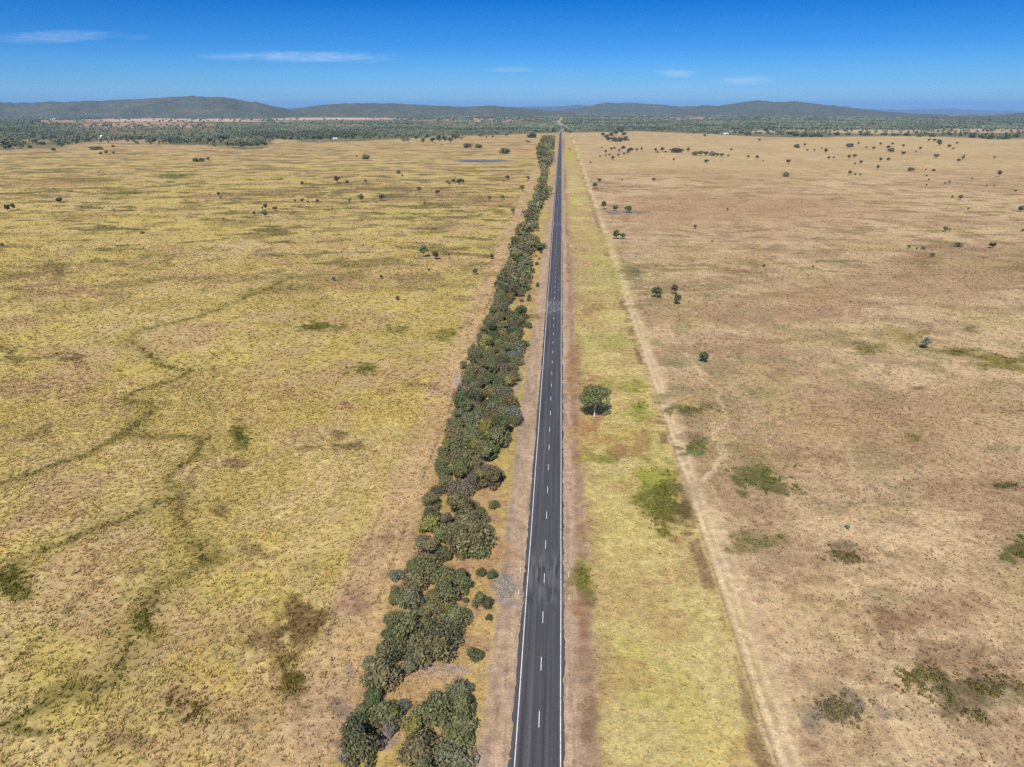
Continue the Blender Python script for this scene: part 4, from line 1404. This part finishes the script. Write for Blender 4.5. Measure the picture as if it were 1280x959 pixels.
# ------------------------------------------------------------------ paddock trees: foot pixel x, y, crown width, height in px, tint letter
PT = '''530 322 12 16 o;545 325 11 11 m;561 321 3 4 m;536 339 4 4 o;417 351 5 7 o;477 349 6 6 d;497 376 6 7 d;594 344 7 9 d;615 324 6 8 d;
446 198 3 4 d;457 199 13 6 o;378 232 5 6 m;422 229 11 9 m;434 231 5 6 d;457 229 5 5 m;498 217 6 4 m;503 221 3 3 m;369 254 3 4 m;378 254 5 6 m;
385 254 4 3 m;397 255 5 6 m;437 253 5 5 m;452 252 8 10 o;478 251 10 9 d;470 254 2 3 d;524 240 6 7 m;547 243 7 6 m;531 255 4 3 m;559 230 4 5 m;562 232 4 5 m;
567 230 5 7 m;573 231 6 7 m;576 229 5 6 m;579 231 4 7 m;612 251 6 7 o;628 250 7 6 o;634 225 5 6 m;630 228 2 4 m;332 262 6 8 d;331 272 8 10 o;344 264 6 6 m;
328 262 3 4 d;584 185 13 6 d;598 185 11 5 d;631 192 16 7 d;274 246 6 6 m;276 249 3 3 m;263 245 3 3 d;75 254 9 8 m;10 265 7 10 m;17 263 6 9 m;
3 310 5 6 d;178 292 6 3 d;279 275 3 3 d;318 270 5 6 m;245 202 9 5 d;252 202 9 5 d;260 201 6 5 o;68 190 7 5 d;120 187 18 4 d;142 185 5 4 m;126 194 5 4 d;
133 193 6 5 d;142 193 4 4 m;635 225 5 6 m;660 226 5 6 d;653 239 6 7 d;641 267 6 7 d;665 172 13 6 d;659 179 4 4 d;662 179 4 3 m;
749 228 6 6 d;744 236 7 8 d;778 226 2 2 m;817 227 5 5 m;755 262 8 11 g;769 264 7 8 g;785 266 10 9 g;770 299 10 13 g;778 299 8 8 g;869 286 6 5 m;909 263 3 4 d;
883 204 7 5 m;842 201 3 4 m;738 204 3 2 m;712 188 3 3 d;881 170 4 2 d;752 186 2 3 d;757 192 4 5 d;757 196 3 3 d;764 188 5 4 d;768 187 4 4 d;766 200 5 6 d;
762 195 4 3 d;773 196 4 4 d;779 186 6 4 d;774 190 4 4 d;780 194 4 4 d;786 191 6 6 g;789 188 6 4 d;785 193 4 5 g;796 189 4 4 d;802 189 4 5 d;750 197 3 3 d;
819 191 5 6 d;822 193 3 5 d;828 190 7 6 d;832 191 4 3 d;838 189 4 3 d;846 191 17 6 m;860 190 5 6 o;869 194 10 5 o;875 195 9 7 o;882 195 8 6 m;890 195 9 6 b;896 196 7 5 d;902 196 7 5 d;
914 189 4 4 d;910 196 4 3 m;758 174 8 6 d;764 172 8 7 d;770 170 8 8 d;776 169 7 10 d;761 177 8 6 d;768 177 9 6 d;775 177 9 6 d;782 176 9 6 d;780 171 7 6 d;754 171 7 5 d;
949 177 4 4 d;996 185 8 5 d;1006 183 4 4 d;1062 184 10 5 m;1073 181 3 4 d;1032 192 5 7 m;1009 189 3 3 d;1018 189 3 3 d;1027 187 2 3 d;1083 185 3 2 d;1092 187 5 4 d;1100 182 4 4 d;
1115 182 4 4 d;1110 187 6 5 d;1114 190 9 5 d;1129 184 4 4 d;1129 194 6 5 d;1150 188 4 5 d;1145 191 3 3 d;1161 177 5 4 o;1168 177 5 4 d;1174 178 7 4 d;1174 182 7 5 d;1186 185 6 5 d;1191 187 4 3 d;
1196 180 4 3 d;935 198 4 4 d;946 199 5 5 d;985 205 6 6 d;982 221 9 6 o;954 202 2 2 d;1036 199 4 4 m;1042 199 3 4 m;1061 199 5 6 o;1068 197 6 5 d;1069 206 4 3 d;1076 205 5 5 m;1100 202 5 5 m;1110 202 5 5 d;
1097 213 4 7 d;1062 219 6 6 o;1069 219 3 2 d;1075 220 4 3 m;1138 214 9 5 d;1170 198 8 6 d;1198 203 5 5 d;1203 200 5 5 d;1167 214 5 3 d;1157 214 3 3 d;1158 221 3 3 d;1161 226 3 3 d;1158 233 3 3 d;
1187 229 4 3 d;1181 230 3 3 d;1249 221 7 8 m;1243 198 4 3 m;1200 250 6 7 d;1190 248 3 4 d;1276 265 9 9 g;1181 290 6 8 d;1187 289 3 4 d;1198 308 11 6 d;1240 310 9 8 d;1136 311 6 5 o;1146 312 4 3 d;
1154 312 7 4 o;1278 290 5 4 d;1165 321 7 5 d;879 453 14 17 g;820 373 15 16 g;842 369 10 14 m;846 381 12 14 d;1156 436 15 15 b;1059 661 8 6 b;1205 196 3 3 d;1215 225 3 3 d;1233 234 3 3 d;1269 240 4 3 d;
955 334 5 4 d;890 303 3 3 d;1243 233 2 2 d;1016 335 4 3 d;1210 262 4 3 d'''
TL = {'o': 'olive green', 'm': 'maroon-brown', 'd': 'dark olive', 'g': 'dark green', 'b': 'blue-grey'}


def build_paddock():
    for rec in PT.replace('\n', '').split(';'):
        px, py, wp, hp, tl = rec.split()
        px, py, wp, hp = float(px), float(py), float(wp), float(hp)
        x, y = G(px, py)
        k = pxm(x, y)[0]
        w = max(wp, 2.4) / k / 2
        h = max(hp, 2.4) / k * 1.02
        i = int(px * 7 + py * 3) % 5
        low = wp > hp * 1.45
        if low:
            pr, w0, h0 = LOW[int(px) % 2], 3.4 * .98, 3.6
        else:
            pr, w0, h0 = PADDOCK[i], [2.6, 2.3, 2.8, 2.2, 3.0][i] * .98, [5.2, 6.2, 4.6, 5.4, 5.0][i]
        plant('paddock_tree', pr, x, y, w, h, w0, h0, TL[tl], px * 1.7, ('crown', 'trunk'), dict(zone='paddock', px=px, py=py, wp=wp, hp=hp, low=low))


build_paddock()


# ------------------------------------------------------------------ woodland front: trees one can still tell apart
FR = '''8 186 14 14;20 186 12 11;27 188 9 9;52 181 12 4;160 180 6 8;175 178 6 8;193 182 9 12;204 180 6 5;212 180 8 9;223 178 6 8;232 181 5 7;248 180 9 10;262 180 10 9;268 184 5 4;280 178 14 10;
292 185 12 8;302 186 12 9;312 186 12 8;322 185 12 8;331 184 10 7;355 178 9 9;372 178 9 11;391 177 10 9;400 178 9 10;413 176 9 9;430 176 8 9;505 180 7 9;510 179 5 7;499 174 6 8;520 177 6 8;529 182 7 11;
534 176 7 9;541 180 8 9;549 181 9 13;556 180 8 11;563 180 8 9;568 178 8 11;572 175 6 7;577 175 5 4;600 175 7 10;608 173 3 3;616 173 4 4;633 171 6 4;684 167 7 8;692 167 6 8;707 167 5 8;713 168 4 5;
918 168 6 5;926 169 8 6;935 169 10 6;945 170 6 6;957 167 8 7;966 166 5 5;974 168 11 6;986 170 9 6;995 170 12 7;1005 171 11 7;1015 171 12 7;1025 171 12 6;1046 169 9 4;1060 169 9 4;1075 168 6 5;1084 169 12 5;1105 169 9 4;1118 170 10 4;
1134 170 10 4;1150 171 10 5;1165 171 9 5;1187 171 5 5;1200 172 4 4;1215 172 9 5;1228 173 11 6;1238 174 11 6;1250 174 10 6;1258 174 11 6;1270 172 11 5'''


def build_front():
    rng = np.random.default_rng(33)
    for rec in FR.replace('\n', '').split(';'):
        px, py, wp, hp = map(float, rec.split())
        x, y = G(px, py)
        k = pxm(x, y)[0]
        i = int(px) % 3
        tint = ['grey-green', 'olive green', 'dark olive', 'dark green', 'grey-green'][int(px * 3 + py) % 5]
        low = wp > hp * 1.5
        if low:
            pr, w0, h0 = LOW[int(px) % 2], 3.4, 3.6
        else:
            pr, w0, h0 = TALL[i], [4.6, 4.0, 5.0][i], [12, 13.5, 11][i]
        plant('woodland_tree', pr, x, y, wp / k / 2, hp / k, w0, h0, tint, px, ('crown', 'trunk'), dict(zone='front', px=px, py=py, wp=wp, hp=hp, low=low))


build_front()


# ------------------------------------------------------------------ the woodland mass behind (one object)
def build_woods():
    rng = np.random.default_rng(44)
    X, Y, S, H = [], [], [], []

    def band(n, d0, d1, s0, s1, h0, h1, dens):
        d = np.sqrt(rng.uniform(d0 ** 2, d1 ** 2, n))
        b = rng.uniform(-.86, .80, n)
        y = d
        x = CAM_X + b * y
        wy = wood_y(x, y)
        ok = y > wy + rng.uniform(-10, 260, n) * (1 if d0 < 3000 else 0)
        ok &= rng.uniform(0, 1, n) < dens * (.45 + 1.2 * ss(.36, .58, fb(x, y, 160, 91)))
        cm = np.maximum.reduce([clearing_mask(x * (1 + e / y), y + e) for e in (0, 250, 500, 750, 1000)])
        ok &= rng.uniform(0, 1, n) > cm * .97
        fr = seg_dist(x, y, FAR_ROAD)
        ok &= fr > np.where(y > 4200, 22, 14)
        # a second cleared easement east of the far road
        ok &= np.abs(x - np.interp(y, [2600, 3400, 6000, 9300], [75, 60, 40, 62])) > np.where(y > 2600, 8, 0)
        x, y = x[ok], y[ok]
        X.append(x); Y.append(y); S.append(rng.uniform(s0, s1, len(x))); H.append(rng.uniform(h0, h1, len(x)))
    band(36000, 1550, 3400, 3.0, 5.6, 7, 13, .62)
    band(26000, 3300, 5600, 5, 9, 7, 12, .8)
    band(26000, 5500, 9800, 9, 16, 8, 12, .8)
    x = np.concatenate(X); y = np.concatenate(Y); s = np.concatenate(S); h = np.concatenate(H)
    n = len(x)
    # each tree: ragged cluster of leaf-clump faces round a lumpy crown
    k = 15
    d = rng.normal(size=(n, k, 3))
    d /= np.linalg.norm(d, axis=2, keepdims=True)
    rr = rng.uniform(.45, 1.0, (n, k, 1))
    gz = -drop(x, y)
    c0 = np.stack([x, y, h * .6 + gz], 1)[:, None, :]
    sc = np.stack([s, s, h * .42], 1)[:, None, :]
    p = c0 + d * rr * sc
    nrm = d * .8 + rng.normal(size=(n, k, 3)) * .3 + np.array([0, -.35, .6])
    nrm /= np.linalg.norm(nrm, axis=2, keepdims=True)
    t = np.cross(nrm, rng.normal(size=(n, k, 3)))
    t /= np.linalg.norm(t, axis=2, keepdims=True)
    b = np.cross(nrm, t)
    z = (s * .68)[:, None, None] * rng.uniform(.6, 1.2, (n, k, 1))
    q = np.stack([p - t * z, p + b * z * .7, p + t * z, p - b * z * .7], 2)
    V = q.reshape(-1, 3)
    V[:, 2] = np.maximum(V[:, 2], np.repeat(gz, k * 4) + .2)
    F = np.arange(len(V)).reshape(-1, 4)
    pal = np.array([(.112, .132, .078), (.095, .118, .070), (.135, .142, .085), (.122, .145, .10), (.080, .102, .058), (.135, .125, .085)])
    pc = pal[rng.integers(0, len(pal), n)] * rng.uniform(.88, 1.08, (n, 1)) * (.72 + .5 * ss(.35, .65, fb(x, y, 240, 93)))[:, None] * np.where(y < 2700, .84, 1.0)[:, None]
    col = np.repeat(np.repeat(pc, k, 0) * rng.uniform(.88, 1.12, (n * k, 1)), 4, 0)
    o = mk('woodland', V, F, MAT_WOODS, col=col)
    tag(o, 'grey-green eucalypt woodland spread across the far plain', 'woodland', kind='stuff')
    print('woodland trees', n)


build_woods()


# ------------------------------------------------------------------ low scrub in the hollows (green stands in both paddocks)
def build_scrub():
    rng = np.random.default_rng(55)
    sets = [(950, 600, 40, 17, 150, (98, 112, 62)), (975, 612, 20, 11, 60, (84, 98, 54)), (945, 676, 36, 12, 110, (140, 132, 102)), (827, 626, 20, 34, 460, (116, 116, 66)), (1270, 688, 18, 16, 80, (92, 98, 58)),
            (1055, 694, 24, 10, 70, (112, 98, 76)), (1225, 875, 55, 32, 260, (106, 96, 68)), (1150, 848, 30, 18, 110, (118, 112, 80)), (870, 560, 16, 8, 60, (104, 116, 76)),
            (865, 512, 36, 6, 60, (112, 104, 72)), (1250, 607, 24, 4, 30, (92, 82, 58)), (1255, 453, 34, 7, 70, (102, 98, 58)), (1140, 547, 12, 6, 26, (122, 120, 70)), (1195, 440, 26, 5, 30, (104, 98, 60)),
            (1090, 436, 20, 7, 40, (124, 116, 78)), (365, 775, 36, 19, 150, (118, 98, 62)), (228, 890, 22, 17, 110, (108, 88, 60)), (458, 462, 25, 7, 80, (112, 114, 64)), (398, 409, 28, 5, 70, (104, 106, 56)),
            (300, 547, 12, 14, 60, (100, 102, 56)), (440, 555, 28, 6, 60, (112, 96, 60)), (360, 850, 22, 20, 90, (112, 98, 58)), (728, 722, 10, 22, 70, (122, 122, 68)), (1045, 890, 36, 24, 120, (120, 108, 90)),
            (800, 512, 10, 16, 60, (128, 150, 62)), (15, 728, 22, 20, 100, (98, 98, 54)), (180, 775, 18, 20, 90, (106, 102, 56)), (40, 915, 24, 7, 50, (92, 96, 56)), (790, 344, 14, 6, 30, (118, 112, 76))]
    V, C = [], []
    for (px, py, rx, ry, n, col) in sets:
        n = int(n * 1.9)
        th = rng.uniform(0, 6.283, n)
        q = np.abs(rng.normal(0, .62, n))
        pts = np.array([G(px + rx * a * math.cos(t), py + ry * a * math.sin(t)) for a, t in zip(q, th)])
        pts = pts[fb(pts[:, 0], pts[:, 1], 4.5 if py > 500 else 9, 95) > .49]
        if not len(pts):
            continue
        zz = ground_z(pts[:, 0], pts[:, 1])
        dist = pts[:, 1].mean()
        for (x, y), z in zip(pts, zz):
            s = rng.uniform(.18, .48) * (1 + dist / 900)
            m = 9
            d = rng.normal(size=(m, 3))
            d /= np.linalg.norm(d, axis=1)[:, None]
            d[:, 2] = np.abs(d[:, 2])
            p = np.array([x, y, z]) + d * s * np.array([1, 1, .75])
            nn = d + rng.normal(size=(m, 3)) * .4
            nn /= np.linalg.norm(nn, axis=1)[:, None]
            t = np.cross(nn, rng.normal(size=(m, 3)))
            t /= np.linalg.norm(t, axis=1)[:, None]
            b = np.cross(nn, t)
            e = s * .55
            V.append(np.stack([p - t * e, p + b * e * .6, p + t * e, p - b * e * .6], 1).reshape(-1, 3))
            C.append(np.tile(alb(44 + .78 * col[0], 42 + .78 * col[1], 16 + .78 * col[2]) * rng.uniform(.7, 1.25) * rng.uniform(.92, 1.08, 3), (m * 4, 1)))
    for pts, wd, col, st_ in LINES[:4]:
        g = [G(*q) for q in pts]
        for (x0, y0), (x1, y1) in zip(g, g[1:]):
            L = math.hypot(x1 - x0, y1 - y0)
            for _ in range(int(L * (1.5 if y0 < 260 else .7))):
                t_ = rng.uniform(0, 1)
                wx, wy = x0 + (x1 - x0) * t_, y0 + (y1 - y0) * t_
                wo = fb(np.array([wx]), np.array([wy]), 12, 33)[0] - .5
                x, y = wx - 6 * wo + rng.normal() * wd * .5, wy - 5 * wo + rng.normal() * wd * .5
                if fb(np.array([x]), np.array([y]), 7, 96)[0] < .44:
                    continue
                z = float(ground_z(x, y)[0])
                s = rng.uniform(.2, .5) * (1 + y / 900)
                d = rng.normal(size=(8, 3))
                d /= np.linalg.norm(d, axis=1)[:, None]
                d[:, 2] = np.abs(d[:, 2])
                p = np.array([x, y, z]) + d * s * np.array([1, 1, .8])
                t = np.cross(d, rng.normal(size=(8, 3)))
                t /= np.linalg.norm(t, axis=1)[:, None]
                b = np.cross(d, t)
                e = s * .55
                V.append(np.stack([p - t * e, p + b * e * .6, p + t * e, p - b * e * .6], 1).reshape(-1, 3))
                C.append(np.tile(alb(126, 116, 66) * rng.uniform(.6, 1.2), (32, 1)))
    V = np.concatenate(V)
    o = mk('undergrowth', V, np.arange(len(V)).reshape(-1, 4), MAT_TUFT, col=np.concatenate(C))
    tag(o, 'low green and brown weeds filling the damp hollows', 'weeds', kind='stuff')


build_scrub()


# ------------------------------------------------------------------ rock pitching at the culvert, stones along the seal
def build_rocks():
    rng = np.random.default_rng(66)
    ico = np.array([(0, 0, 1), (.894, 0, .447), (.276, .851, .447), (-.724, .526, .447), (-.724, -.526, .447), (.276, -.851, .447),
                    (.724, .526, -.447), (-.276, .851, -.447), (-.894, 0, -.447), (-.276, -.851, -.447), (.724, -.526, -.447), (0, 0, -1)])
    fi = np.array([(0, 1, 2), (0, 2, 3), (0, 3, 4), (0, 4, 5), (0, 5, 1), (1, 6, 2), (2, 7, 3), (3, 8, 4), (4, 9, 5), (5, 10, 1), (2, 6, 7), (3, 7, 8), (4, 8, 9), (5, 9, 10), (1, 10, 6), (6, 11, 7), (7, 11, 8), (8, 11, 9), (9, 11, 10), (10, 11, 6)])
    V, F, C = [], [], []

    def rock(x, y, s, col):
        n = sum(len(v) for v in V)
        v = ico * (s * rng.uniform(.7, 1.25, (12, 1))) * np.array([1, rng.uniform(.6, 1.2), .6]) + np.array([x, y, s * .2])
        V.append(v)
        F.append(fi + n)
        C.append(np.tile(alb(*col) * rng.uniform(.7, 1.2), (12, 1)))
    for i in range(300):
        px, py = 634 + rng.normal() * 9, 733 + rng.normal() * 8
        x, y = G(px, py)
        if -14 < x < -4.6:
            rock(x, y, rng.uniform(.1, .34), (160, 150, 140))
    for i in range(160):
        px, py = 548 + rng.normal() * 30, 842 + rng.normal() * 5
        x, y = G(px, py)
        rock(x, y, rng.uniform(.08, .25), (176, 158, 144))
    for i in range(700):
        y = rng.uniform(72, 300)
        s_ = rng.choice([-1, 1])
        x = s_ * (4.25 + abs(rng.normal()) * .5)
        rock(x, y, rng.uniform(.04, .13), (196, 180, 164))
    o = mk('rubble', np.concatenate(V), np.concatenate(F), MAT_ROCK, col=np.concatenate(C))
    tag(o, 'grey rock pitching at the culvert and loose stones along the seal', 'stones', kind='stuff')


build_rocks()

# ------------------------------------------------------------------ guide posts at the culvert
post_mb = MB()
post_mb.tube([(0, 0, -.1), (0, 0, .85), (0, 0, 1.02), (0, 0, 1.05)], [.075, .07, .07, .02], 8)
POST = data_mesh('post_body', *post_mb.arrays(), MAT_POST)
ref_mb = MB()
ref_mb.box((-.045, -.085, .72), (.045, -.071, .88))
REFL = data_mesh('post_reflector', *ref_mb.arrays(), MAT_RED)
for x, y, lab in ((-5.0, 122.6, 'white guide post above the grey rock pitching, left of the road'), (-4.9, 115.6, 'white guide post on the near side of the rock pitching'),
                  (5.0, 121.8, 'white guide post at the far end of the weeds, right of the road'), (5.0, 114.6, 'white guide post at the near end of the weeds, right of the road')):
    r = empty('guide_post', (x, y, 0))
    child('post', POST, r)
    child('reflector', REFL, r)
    tag(r, lab, 'guide post', 'guide posts at the culvert')


# ------------------------------------------------------------------ far farm buildings
def shed(px, py, w, d, h, label, name='farm_shed', rz=0.2):
    x, y = G(px, py)
    r = empty(name, (x, y, -float(drop(x, y)) - .05), rz)
    m = MB()
    m.box((-w / 2, -d / 2, 0), (w / 2, d / 2, h))
    mk('wall', *m.arrays(), MAT_SHED, r)
    m = MB()
    e = .5
    rh = h * .35
    a = [(-w / 2 - e, -d / 2 - e, h - .1), (w / 2 + e, -d / 2 - e, h - .1), (w / 2 + e, 0, h + rh), (-w / 2 - e, 0, h + rh)]
    b = [(-w / 2 - e, d / 2 + e, h - .1), (w / 2 + e, d / 2 + e, h - .1)]
    m.quad(*a)
    m.quad(a[3], a[2], b[1], b[0])
    n = len(m.v)
    m.v += [(-w / 2, -d / 2, h), (-w / 2, d / 2, h), (-w / 2, 0, h + rh - .1), (-w / 2, 0, h + rh - .1), (w / 2, -d / 2, h), (w / 2, d / 2, h), (w / 2, 0, h + rh - .1), (w / 2, 0, h + rh - .1)]
    m.f += [(n, n + 1, n + 2, n + 3), (n + 4, n + 5, n + 6, n + 7)]
    mk('roof', *m.arrays(), MAT_ROOF, r)
    m = MB()
    m.box((-w * .18, -d / 2 - .06, 0.02), (w * .18, -d / 2 - .01, h * .72))
    mk('door', *m.arrays(), MAT_DOOR, r)
    tag(r, label, 'shed', 'far farm sheds')


shed(66, 149.6, 34, 16, 7, 'long white roofed shed on the pale plain under the left hill')
shed(127, 172.5, 5, 5, 6, 'tall narrow white shed at the edge of the left woodland', rz=.1)
shed(419, 174.5, 13, 9, 3.8, 'low white roofed shed among trees left of the road')
shed(907, 168.2, 17, 11, 4.5, 'pale farmhouse before the woodland right of the road', 'farm_house', .3)
shed(693, 153, 24, 14, 6, 'white roofed shed beside the far road in the woodland')


# ------------------------------------------------------------------ labels for the many plants
ORD = ['', 'first', 'second', 'third', 'fourth', 'fifth', 'sixth', 'seventh', 'eighth', 'ninth', 'tenth', 'eleventh', 'twelfth', 'thirteenth', 'fourteenth', 'fifteenth', 'sixteenth', 'seventeenth', 'eighteenth', 'nineteenth', 'twentieth']
CARD = ['', 'one', 'two', 'three', 'four', 'five', 'six', 'seven', 'eight', 'nine', 'ten', 'eleven', 'twelve']


def belt_band(y):
    for lim, t in ((88, 'at the near end'), (100, 'by the bare clearing'), (112, 'short of the culvert'), (126, 'level with the culvert'), (142, 'just past the culvert'),
                   (165, 'level with the green hollow'), (190, 'short of the lone tree'), (225, 'level with the lone tree'), (265, 'just past the lone tree'),
                   (310, 'short of the pale road patch'), (350, 'beside the pale road patch'), (430, 'past the pale road patch'), (540, 'near the tiny roadside bushes'), (760, 'opposite the three trees'),
                   (1080, 'short of the dam'), (1500, 'level with the dam'), (9999, 'at the far end')):
        if y < lim:
            return t


def run_labels():
    groups = {}
    for root, r in THINGS:
        if r['zone'] == 'belt':
            size = 'tall' if r['h'] > 4.1 else ('small' if r['w'] < 2.2 else 'broad' if r['w'] > 2.8 else 'medium')
            side = 'paddock side' if r['f'] < .36 else ('road side' if r['f'] > .66 else 'middle')
            key = ('belt', f"{size} {r['tint']} shrub, belt's {side}, {belt_band(r['y'])}")
            if side == 'middle':
                key = ('belt', f"{size} {r['tint']} shrub, belt's middle, {belt_band(r['y'])}")
            r['sort'] = r['y']
        elif r['zone'] == 'paddock':
            size = 'low wide' if r['low'] else ('tiny' if r['wp'] <= 3 else 'small' if r['wp'] <= 5 else 'larger')
            side = 'left' if r['px'] < 690 else 'right'
            y = r['y']
            if side == 'left':
                pl = 'nearest the camera in' if y < 560 else 'in the middle of' if y < 820 else 'level with the dam in' if y < 1400 else 'at the woodland end of'
            else:
                pl = 'nearest the camera in' if y < 420 else 'in the near half of' if y < 760 else 'in the far half of' if y < 1300 else 'well back in' if y < 1900 else 'at the woodland end of'
            key = ('paddock', f"{size} {r['tint']} tree {pl} the {side} paddock")
            r['sort'] = r['px']
        elif r['zone'] == 'front':
            side = 'left' if r['px'] < 698 else 'right'
            key = ('front', f"{'low spreading' if r['low'] else 'upright'} {r['tint']} tree at the woodland front, {side} of the road")
            r['sort'] = r['px']
        else:
            tag(root, r['label'], 'shrub', 'shrubs beside the road')
            continue
        groups.setdefault(key, []).append((root, r))
    for (zone, text), mem in groups.items():
        mem.sort(key=lambda a: a[1]['sort'])
        n = len(mem)
        for i, (root, r) in enumerate(mem):
            t = text
            if n > 1:
                if zone == 'belt':
                    w = 'nearest' if i == 0 else ('farthest' if i == n - 1 else f'{ORD[i + 1]} nearest')
                    t += f', {w}'
                else:
                    if i == 0:
                        w = 'leftmost'
                    elif i == n - 1:
                        w = 'rightmost'
                    elif i < n / 2:
                        w = f'{ORD[i + 1]} from left'
                    else:
                        w = f'{ORD[n - i]} from right'
                    t += f', {w}'
            if zone == 'belt':
                tag(root, t, 'shrub', 'shrubs of the roadside belt')
            elif zone == 'paddock':
                tag(root, t, 'tree', 'scattered trees of the left paddock' if r['px'] < 690 else 'scattered trees of the right paddock')
            else:
                tag(root, t, 'tree', 'trees along the front of the far woodland')


run_labels()
